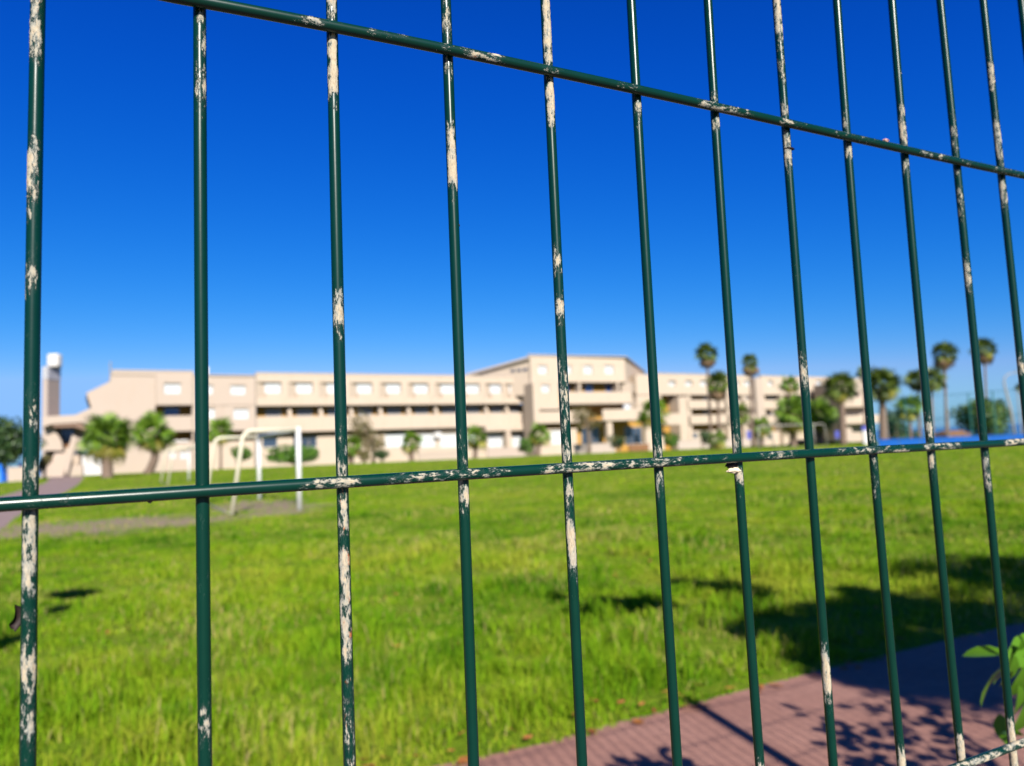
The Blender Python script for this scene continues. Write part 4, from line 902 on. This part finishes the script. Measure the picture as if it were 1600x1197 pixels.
# (y0, y1, strength, side -1..1) read along each upright; x intervals for the cross wires
WV = {1:[(0,100,.9,-.5),(215,345,.9,-.5),(385,470,.75,-.5),(500,560,.5,-.2),(622,668,.8,0),(718,770,.95,-.1),(790,935,.94,-.1),(935,990,.76,.1),(985,1085,.94,-.05),(1085,1168,.92,0)],
 2:[(12,105,.75,.35),(100,180,.82,.3),(800,822,.5,0),(893,920,.55,0),(1072,1098,.5,-.1),(1095,1162,.85,0)],
 3:[(0,34,.95,0),(50,160,1.05,-.1),(435,460,.55,0),(458,522,1.05,.1),(556,580,.45,0),(672,712,.75,.1),(708,748,.98,0),(764,850,.86,.1),(845,1045,.90,0),(1040,1197,.72,.2)],
 4:[(14,68,.95,0),(92,122,1.0,.1),(200,305,1.05,.1),(680,716,.72,.2),(710,735,1,.1),(752,798,1.0,.1),(795,816,.65,0)],
 5:[(0,100,1.02,.35),(120,195,1.05,.3),(385,430,.95,.1),(455,510,.95,.1),(530,565,.6,0),(565,690,.74,0),(690,724,1.02,0),(742,800,.85,.2),(800,895,1.02,.2),(890,910,.7,.3)],
 6:[(135,152,.4,0),(152,197,.85,.3),(688,720,1.05,.2),(736,768,.95,.1)],
 7:[(147,168,.85,.2),(178,207,1.05,.2),(655,682,.65,0),(680,708,.97,0),(728,762,1.0,.2),(1172,1197,.8,.3)],
 8:[(0,70,.95,.3),(70,140,.72,.1),(163,187,.95,.2),(206,268,.95,.2),(426,440,.8,.5),(537,552,.7,0),(552,606,.9,.1),(1010,1096,1.05,0)],
 9:[(178,209,.85,.2),(224,251,.9,.3),(660,702,.8,0),(708,724,.85,.1),(722,772,.66,0),(1160,1197,1.0,.3)],
 10:[(115,122,.8,.6),(163,242,.82,.3),(245,283,.85,.3),(645,694,.88,.1),(704,742,.95,.1),(1140,1197,1.0,.4)],
 11:[(180,250,.72,.2),(262,276,.85,.1),(288,355,.7,.2),(396,462,.88,.1),(672,692,.75,0),(705,762,.88,.1),(1125,1197,1.1,.2)],
 12:[(88,147,.8,.2),(180,264,.85,.2),(274,327,.95,.2),(555,590,.9,.2),(1120,1197,1.0,.2)]}
WH = {0:[(462,504,.85,.4),(508,526,.6,.5),(568,645,.68,.75),(684,706,.75,.4),(722,788,.88,.5),(843,876,.75,.3),(955,1002,.6,.4),(1085,1172,.78,.3),(1208,1256,.68,.3),(1292,1368,.66,.3),(1432,1482,.7,.3),(1496,1524,.6,.3),(1545,1600,.65,.3)],
 1:[(0,150,.55,.1),(472,562,.86,-.1),(598,660,.78,.1),(640,690,.86,-.1),(690,792,.74,.1),(843,960,.86,0),(960,1064,.8,0),(1068,1110,.6,.2),(1118,1135,.66,.3),(1180,1242,.74,.1),(1298,1420,.76,-.1),(1436,1502,.76,.1),(1562,1600,.9,.2)],
 2:[(1480,1560,.9,-.4),(1565,1640,.95,.2)]}
WF = thing('wire_fence', tuple(fw(0, 0.31))+(0.0,), 'green welded wire fence close to the lens, its coating caked and flaking to cream', 'fence')
def wire_mesh(name, path, dens, maskf, r=RV, seg=20):
    """path(q)->(x,y,z) world; dens: sorted parameter values; maskf(q)->list of (w,phi0) giving wear strength"""
    n = len(dens); P_ = np.array([path(q) for q in dens]); Tn = np.gradient(P_, axis=0); Tn /= np.linalg.norm(Tn, axis=1)[:, None]
    vertical = abs(Tn[n//2][2]) > 0.5
    front = np.array([-FN[0], -FN[1], 0.0])                     # towards the camera side
    A = front-Tn*(Tn@front)[:, None]; A /= np.linalg.norm(A, axis=1)[:, None]; B = np.cross(Tn, A)
    if vertical: B = np.where(((B@np.array([FT[0], FT[1], 0]))[:, None]) < 0, -B, B)      # B points to the right
    else: B = np.where((B[:, 2])[:, None] < 0, -B, B)                                    # B points up
    ph = np.arange(seg)*2*math.pi/seg
    wear = np.zeros((n, seg)); rust = np.zeros((n, seg))
    for i, q in enumerate(dens):
        for (w, side, edge, ru) in maskf(q):
            c = -0.12+np.cos(ph-math.asin(max(-.95, min(.95, side)))-(VIEW(P_[i]) if vertical else VIEWH(P_[i])))
            wear[i] = np.maximum(wear[i], w*edge*np.clip(c/0.68, 0, 1)**0.6); rust[i] = np.maximum(rust[i], ru)
    ii, jj = np.meshgrid(np.arange(n), np.arange(seg), indexing='ij')
    s_len = np.concatenate([[0], np.cumsum(np.linalg.norm(np.diff(P_, axis=0), axis=1))])
    nz = fnoise(s_len[ii]*700+len(name)*3.7, jj*0.9, 8, 3)
    wear = np.where(wear > 0, wear+0.30*(fnoise(s_len[ii]*170+len(name)*5.1, jj*0.55, 3, 3)-0.5), 0)
    rad = r+np.clip(wear-0.55, 0, 1)*0.0011*np.clip(nz-0.3, 0, 1)
    V = P_[:, None, :]+(A[:, None, :]*np.cos(ph)[None, :, None]+B[:, None, :]*np.sin(ph)[None, :, None])*rad[:, :, None]
    V = V.reshape(-1, 3)-np.array(WF.location)
    j2 = (jj+1) % seg; a = (ii*seg+jj)[:-1].ravel(); b = (ii*seg+j2)[:-1].ravel(); c = ((ii+1)*seg+j2)[:-1].ravel(); d = ((ii+1)*seg+jj)[:-1].ravel()
    me = numesh(name, V, np.stack([a, b, c, d], 1), np.zeros((0, 3), int), WIRE if vertical else WIREH); me.polygons.foreach_set('use_smooth', [True]*len(me.polygons))
    for nm, arr in (('wear', wear), ('rust', rust)):
        at_ = me.attributes.new(nm, 'FLOAT', 'POINT'); at_.data.foreach_set('value', arr.ravel().astype(np.float32))
    me.update(); o = bpy.data.objects.new(name, me); COL.objects.link(o); o.parent = WF; return o
def VIEW(p):
    """angle (about the upright, from the fence normal towards +t) at which the camera sees it"""
    d = -np.array(p[:2]); return math.atan2(d@FT, -(d@FN))
def VIEWH(p):
    d = np.array([0, 0, CAM_H])-np.array(p); return math.atan2(d[2], -(d[:2]@FN))
def mk_mask(iv, tol=0.009):
    def f(q):
        out = []
        for lo, hi, w, side, ru in iv:
            if lo-tol < q < hi+tol:
                e = min(1, (q-lo+tol)/(2*tol), (hi+tol-q)/(2*tol))**0.6; out.append((w, side, e, ru))
        return out
    return f
ZT = 1.775; tcache = {}
for i in range(-35, 75):
    pts = []
    if i in TP: pts.append(fence_tz(TP[i], 0, NV))
    if i in H0 and i not in TP: pts.append(fence_tz(*H0[i], NV))
    if i in H1: pts.append(fence_tz(*H1[i], NV))
    if i in BT: pts.append(fence_tz(BT[i], 1197, NV))
    elif i in H2: pts.append(fence_tz(*H2[i], NV))
    if i == 12: pts.append(fence_tz(*H0[12], NV))
    if len(pts) >= 2:
        zz = np.array([q[1] for q in pts]); tt = np.array([q[0] for q in pts]); k = np.polyfit(zz, tt, 2 if len(pts) > 2 else 1)
        if i == 12: k = np.array([0.0, float(tt.mean())])
        zlo, zhi = zz.min(), zz.max()
        def tf(z, k=k, zlo=zlo, zhi=zhi): zc_ = min(max(z, zlo), zhi); return float(np.polyval(k, zc_))
    else:
        t0 = T1+(i-1)*SP+(random.uniform(-.001, .001) if not 1 <= i <= 13 else 0)
        def tf(z, t0=t0): return t0
    vis = 1 <= i <= 13
    iv = []
    for q in WV.get(i, []):
        px_of = lambda y: np.interp(y, [0, 1197], [TP.get(i, 315), BT.get(i, {10:1503, 11:1584, 12:1650, 13:1720}.get(i, 0))])
        za = fence_tz(px_of(q[0]), q[0], NV)[1]; zb = fence_tz(px_of(q[1]), q[1], NV)[1]
        if q[0] <= 0: za += 0.05
        if q[1] >= 1197: zb -= 0.04
        iv.append((min(za, zb), max(za, zb), q[2], q[3], 1.0 if i == 3 and q[0] > 760 else (0.55 if i in (1, 5) else 0.0)))
    if not vis:
        z_ = 0.3
        while z_ < 1.7:
            l = random.uniform(0.01, 0.06); iv.append((z_, z_+l, random.uniform(.6, 1), 0, 0)); z_ += l+random.uniform(0.03, 0.25)
    def path(z, tf=tf): q = fw(tf(z), NV); return (q[0], q[1], z)
    if vis: zs_ = np.concatenate([np.linspace(0.03, 0.80, 10), np.arange(0.802, 1.70, 0.0014), np.linspace(1.705, ZT, 6)])
    else: zs_ = np.linspace(0.03, ZT, 40 if -6 < i < 20 else 12)
    wire_mesh('upright_wire', path, zs_, mk_mask(iv), seg=20 if vis else 8)
# cross wires
lv = {}
for key, D in ((0, H0), (1, H1), (2, H2)):
    P_ = np.array([fence_tz(x, y, NH) for x, y in D.values()]); lv[key] = P_
zH = {0: np.polyfit(lv[0][:, 0], lv[0][:, 1], 3), 1: np.polyfit(lv[1][:, 0], lv[1][:, 1], 2), 2: np.array([lv[2][:, 1].mean()])}
print('cross wires', lv[0][:, 1], lv[1][:, 1], lv[2])
levels = [(1.737, None), (None, 0), (None, 1), (None, 2)]+[(float(zH[2][0])-0.2*k, None) for k in (1, 2, 3, 4)]
for z_, key in levels:
    if key is None: tfz = lambda t_, z_=z_: z_
    else:
        lo, hi = lv[key][:, 0].min(), lv[key][:, 0].max()
        def tfz(t_, k=zH[key], lo=lo, hi=hi): return float(np.polyval(k, min(max(t_, lo-0.01), hi+0.01)))
    iv = []
    if key is not None:
        for q in WH[key]:
            q = (q[0], q[1], q[2]-0.06, q[3])
            D = {0: H0, 1: H1, 2: H2}[key]; xs_ = [p_[0] for p_ in D.values()]; ys_ = [p_[1] for p_ in D.values()]
            ta, tb = [fence_tz(x, np.interp(x, xs_, ys_), NH)[0] for x in q[:2]]
            if q[0] <= 0: ta -= 0.05
            iv.append((ta, tb, q[2], q[3], 0.3))
    def path(t_, tfz=tfz): q = fw(t_, NH); return (q[0], q[1], tfz(t_))
    if key is not None: ts_ = np.concatenate([np.linspace(-2.0, -0.13, 14), np.arange(-0.128, 0.80, 0.0014), np.linspace(0.81, 4.0, 24)])
    else: ts_ = np.linspace(-2.0, 4.0, 40)
    wire_mesh('cross_wire', path, ts_, mk_mask(iv, 0.004), seg=20 if key is not None else 8)
for tpost in (-0.51, 1.993, 3.98):
    q = fw(tpost, 0.345); mb = MB(); w = 0.027
    mb.box(-w, w, -w, w, 0.0, 1.80, lambda a, b, c: (q[0]+FT[0]*a+FN[0]*b, q[1]+FT[1]*a+FN[1]*b, c))
    po = build('post', mb, WIRE, WF)
    mb = MB(); mb.box(-w-.002, w+.002, -w-.002, w+.002, 1.802, 1.815, lambda a, b, c: (q[0]+FT[0]*a+FN[0]*b, q[1]+FT[1]*a+FN[1]*b, c)); build('post_cap', mb, WIRE, po)
# bits caught on the wires
def lump(name, px, py, n, size, mat, label, cat, seed=0, stretch=(1, 1, 1)):
    t_, z_ = fence_tz(px, py, n); c = fw(t_, n); rr = random.Random(seed); mb = MB(); NU, NVv = 10, 7
    for j in range(NVv+1):
        th = math.pi*j/NVv
        for i in range(NU):
            a = 2*math.pi*i/NU; k = size*(1+rr.uniform(-.28, .28)); x, y, z = math.sin(th)*math.cos(a)*k*stretch[0], math.sin(th)*math.sin(a)*k*stretch[1], math.cos(th)*k*stretch[2]
            mb.v.append((c[0]+FT[0]*x+FN[0]*y, c[1]+FT[1]*x+FN[1]*y, z_+z))
    for j in range(NVv):
        for i in range(NU): a = j*NU+i; b = j*NU+(i+1) % NU; mb.f.append((a, b, b+NU, a+NU))
    o = build(name, mb, mat, None, False, (c[0], c[1], z_)); return tag(o, label, cat)
def dried_leaf():
    t_, z_ = fence_tz(27, 966, NV+0.001); c = fw(t_, NV+0.001); mb = MB(); n1, n2 = 9, 6
    for j in range(n1+1):
        v = j/n1; w = 0.0022*math.sin(math.pi*min(1, v*0.85+0.1))**0.8
        for i in range(n2+1):
            a = -1.9+3.8*i/n2; x = math.sin(a)*w+0.0012*math.sin(v*5); y = math.cos(a)*w*0.8; z = 0.0042-0.0084*v+0.0007*math.sin(9*a+7*v)
            mb.v.append((c[0]+FT[0]*x+FN[0]*y, c[1]+FT[1]*x+FN[1]*y, z_+z))
    for j in range(n1):
        for i in range(n2): a = j*(n2+1)+i; mb.f.append((a, a+1, a+n2+2, a+n2+1))
    o = build('curled_leaf', mb, DEBRIS, None, True, (c[0], c[1], z_)); tag(o, 'curled dark brown dead leaf stuck to the leftmost wire', 'leaf')
dried_leaf()
CREAMC = mat_plain('cream_crust', (0.68, 0.56, 0.40), 0.2, 500, 0.9, 1400, bumpd=0.0004); DARKC = mat_plain('dark_knot', (0.03, 0.02, 0.02), 0.3, 500, 0.9, 1200, bumpd=0.0003)
PINKC = mat_plain('pinkish_bit', (0.55, 0.30, 0.26), 0.2, 500, 0.9, 1400, bumpd=0.0003)
lump('crust_lump', 1147, 735, NV-0.001, 0.0021, CREAMC, 'cream crust lump hanging under the long cross wire at the seventh upright', 'dirt', 1, (2.6, 1, 0.7))
lump('dark_knot', 1143, 727, NV-0.0005, 0.0020, DARKC, 'black knot of dirt just above the cream lump at the seventh upright', 'dirt', 2, (1.8, 1, 0.8))
lump('dark_knot', 1233, 233, NV-0.001, 0.0010, DARKC, 'tiny black twist round the eighth upright below the top cross wire', 'dirt', 3, (3.0, 2.6, 0.7))
lump('pink_bit', 1384, 220, NH-0.001, 0.0014, PINKC, 'small pinkish bit sitting on the top cross wire', 'dirt', 4, (1.7, 1, 0.8))
lump('dark_knot', 234, 783, NH, 0.0007, DARKC, 'tiny dark drip under the long cross wire near the second upright', 'dirt', 5, (1.3, 1, 1))
lump('dark_knot', 716, 352, NV-0.001, 0.0008, DARKC, 'tiny bead on the right side of the fourth upright against the sky', 'dirt', 6)

# ------------------------------------------------------------------ leaves: shrub behind the fence at the right, trees that shade the path
def leaf_shape(L, W, curl=0.25, fold=0.15):
    prof = [(0, 0.03), (0.18, 0.55), (0.42, 0.95), (0.66, 0.92), (0.86, 0.55), (1.0, 0.0)]; v = []; f = []
    for q, w in prof:
        z = L*curl*(q*q)*-1+L*curl*0.4*q
        v += [(q*L, -w*W, z+fold*w*W), (q*L, 0, z), (q*L, w*W, z+fold*w*W)]
    for k in range(len(prof)-1):
        a = k*3; f += [(a, a+1, a+4, a+3), (a+1, a+2, a+5, a+4)]
    return v, f
lv_, lf_ = leaf_shape(1.0, 0.24, 0.28, 0.22); LEAFME = bpy.data.meshes.new('leaf'); LEAFME.from_pydata(lv_, [], lf_); LEAFME.materials.append(LEAFN); LEAFME.polygons.foreach_set('use_smooth', [True]*len(LEAFME.polygons))
SHX, SHY = fw(2.15, 0.72)
SH = thing('leafy_shrub', (SHX, SHY, 0), 'glossy green leafy shrub just behind the fence at the right edge', 'shrub')
def put_leaf(P_, dirv, up, L):
    x = Vector(dirv).normalized(); z = (Vector(up)-x*Vector(up).dot(x)).normalized(); y = z.cross(x)
    o = bpy.data.objects.new('leaf', LEAFME); COL.objects.link(o); o.parent = SH
    o.matrix_local = Matrix.Translation(Vector(P_)-SH.location) @ Matrix((x, y, z)).transposed().to_4x4() @ Matrix.Diagonal((L, L, L, 1))
def pt3(px, py, Y): x, z = at(px, py, Y); return Vector((x, Y, z))
YB = 1.05
vis = [((1578, 1022), (1502, 1016), YB, 1.0, (0, -0.4, 1)), ((1574, 1040), (1522, 1092), YB, 1.04, (0.2, -0.2, 1)), ((1572, 1040), (1640, 1000), YB, 1.1, (0, -.8, .6)),
       ((1580, 1018), (1574, 1082), YB-0.02, 1.0, (0.3, -1, .2)), ((1600, 1040), (1580, 1100), YB-0.02, 1.0, (.2, -1, .3)), ((1585, 1045), (1548, 1062), YB+.02, 1.05, (0, -.3, 1)),
       ((1590, 1070), (1592, 1130), YB-.02, 1.0, (.4, -1, .2)), ((1608, 1085), (1590, 1160), YB, .97, (.3, -1, 0)), ((1600, 1150), (1562, 1140), YB, 1.0, (0, -.5, .8)),
       ((1575, 1165), (1558, 1112), YB+.03, 1.0, (-.7, -.7, .2)), ((1596, 1000), (1580, 1042), YB, .95, (.3, -1, .4)), ((1610, 1020), (1640, 1060), YB, 1, (0, -1, .5)), ((1612, 1100), (1660, 1130), YB, 1, (0, -1, .5))]
for a, b, Y, mul, up in vis:
    A_, B_ = pt3(*a, Y), pt3(*b, Y+0.03); put_leaf(A_, B_-A_, up, (B_-A_).length*mul)
br = MB(); root = Vector((SHX, SHY, 0)); tips = [pt3(1580, 1030, YB), pt3(1612, 1090, YB), pt3(1600, 1165, YB)]
shrub_pts = []
for q in tips: br.tube([root, root.lerp(q, 0.5)+Vector((0, 0, 0.12)), q], [0.012, 0.006, 0.0022], 6)
# shoots placed so that their shade falls across the path where the photograph shows it
def back(px, py, s_): g = gnd(px, py); return Vector((g[0]+SUN[0]*s_, g[1]+SUN[1]*s_, SUN[2]*s_))
shoots = []
for px, py, s_ in ((1260, 1110, 2.3), (1290, 1120, 2.2), (1330, 1100, 2.5), (1370, 1085, 2.7), (1420, 1080, 2.8), (1340, 1140, 2.2), (1400, 1130, 2.4), (1460, 1110, 2.6), (1300, 1165, 2.1), (1520, 1080, 2.8), (1420, 1175, 2.2), (1350, 1190, 2.0),
                   (1000, 1190, 2.55), (1010, 1180, 2.4), (1030, 1196, 2.3), (985, 1200, 2.3), (1060, 1200, 2.4), (960, 1195, 2.5), (1045, 1192, 2.5), (935, 1182, 2.55), (1500, 1150, 2.4)):
    shoots.append(back(px, py, s_))
nleaf = 0
def in_frame(P_):
    d = np.array([P_.x, P_.y, P_.z-CAM_H]); z = d@cw
    return z > 0 and -60 < 800+F_PX*(d@CR)/z < 1640 and -60 < 598.5-F_PX*(d@CU)/z < 1250
for q in shoots:
    mid = root.lerp(q, 0.6)+Vector((0, 0, 0.1)); br.tube([root, mid, q], [0.008, 0.0035, 0.0012], 5)
    for k in range(15):
        u = random.uniform(0.72, 1.0); P_ = (root.lerp(mid, u/0.6) if u < 0.6 else mid.lerp(q, (u-0.6)/0.4))
        a = random.uniform(0, 6.28); d_ = Vector((math.cos(a), math.sin(a), random.uniform(-.3, .7)))
        if in_frame(P_+d_*0.06): continue
        put_leaf(P_+d_*0.02, d_, (random.uniform(-.4, .4)+.3, random.uniform(-.4, .4)-.6, 0.8), random.uniform(0.06, 0.10)); nleaf += 1
build('branch', br, WOODB, SH, True)

def shade_tree(name, base, targets, label, leaf_n, size, trunk=0.12, up=False):
    r = thing(name, (base[0], base[1], 0), label, 'tree', 'trees behind the photographer')
    B_ = []; tr = MB(); bv = Vector((base[0], base[1], 0)); fork = Vector((base[0], base[1], 1.9))
    tr.tube([bv, Vector((base[0]+.05, base[1], 1.0)), fork], [trunk*1.3, trunk, trunk*0.85], 10)
    mb = MB()
    for px, py, s_, rad, dn in targets:
        if px is None: q = Vector(py)
        else: q = back(px, py, s_)
        mid = fork.lerp(q, 0.55)+Vector((0, 0, 0.25)); tr.tube([fork, mid, q], [trunk*0.5, trunk*0.14, 0.004], 6)
        leafcloud(mb, [(q.x, q.y, q.z, rad, rad, rad*0.8)], int(leaf_n*dn), size, 0.1)
        if up:  # extra unseen crown layers, added up the sun rays to block sky light
            for ex in (1.0, 2.0):
                leafcloud(mb, [(q.x+SUN[0]*ex, q.y+SUN[1]*ex, q.z+SUN[2]*ex, rad, rad, rad*0.8)], int(leaf_n*dn*.8), size, 0.1)
    build('trunk', tr, WOODB, r, True); build('crown', mb, BUSH, r)
    return r
T2 = []
for px, py, s_, rad in ((1500, 900, 7.5, .55), (1570, 885, 7.6, .5), (1620, 920, 7.4, .7), (1450, 960, 7.2, .42), (1390, 955, 7.0, .36), (1540, 960, 7.4, .5), (1330, 985, 6.9, .30), (1400, 1005, 6.7, .38), (1460, 1010, 6.8, .42),
                        (1290, 1010, 6.6, .22), (1240, 975, 6.8, .26), (1195, 990, 6.7, .22), (1260, 1000, 6.6, .25), (1310, 960, 6.9, .28), (1350, 930, 7.1, .22), (1330, 1045, 6.2, .30), (1400, 1050, 6.2, .36), (1470, 1055, 6.3, .4), (1560, 1040, 6.4, .45), (1620, 1000, 6.8, .5), (1700, 940, 7.4, .9), (1720, 1060, 6.5, .7)):
    T2.append((px, py, s_, rad, 1.0))
shade_tree('street_tree', (6.3, -1.6), T2, 'leafy street tree behind the photographer at the right that shades the path', 330, 0.06, 0.16, True)
T3 = [(950, 943, 5.2, .17, 1.4), (980, 947, 5.2, .21, 1.8), (1010, 948, 5.2, .21, 1.8), (1036, 950, 5.2, .14, 1), (1070, 912, 5.6, .17, .9), (1100, 918, 5.6, .21, 1.3), (1135, 925, 5.6, .22, 1.3), (1168, 932, 5.5, .20, 1), (870, 935, 5.6, .12, .3), (900, 960, 5.4, .12, .3)]
shade_tree('street_tree', (7.4, -3.2), T3, 'thin street tree behind the photographer casting two small dark patches on the lawn', 330, 0.045, 0.08)
T4 = [(98, 930, 4.6, .15, 1.3), (122, 928, 4.6, .14, 1.2), (145, 929, 4.6, .10, .9), (92, 952, 4.6, .09, .8), (18, 1002, 4.2, .13, 1.2), (-10, 1015, 4.2, .13, 1.0), (-60, 990, 4.4, .25, 1.5)]
shade_tree('street_tree', (-1.6, -2.6), T4, 'slender street tree behind the photographer on the left', 340, 0.045, 0.06)
print('scene built', len(bpy.data.objects))
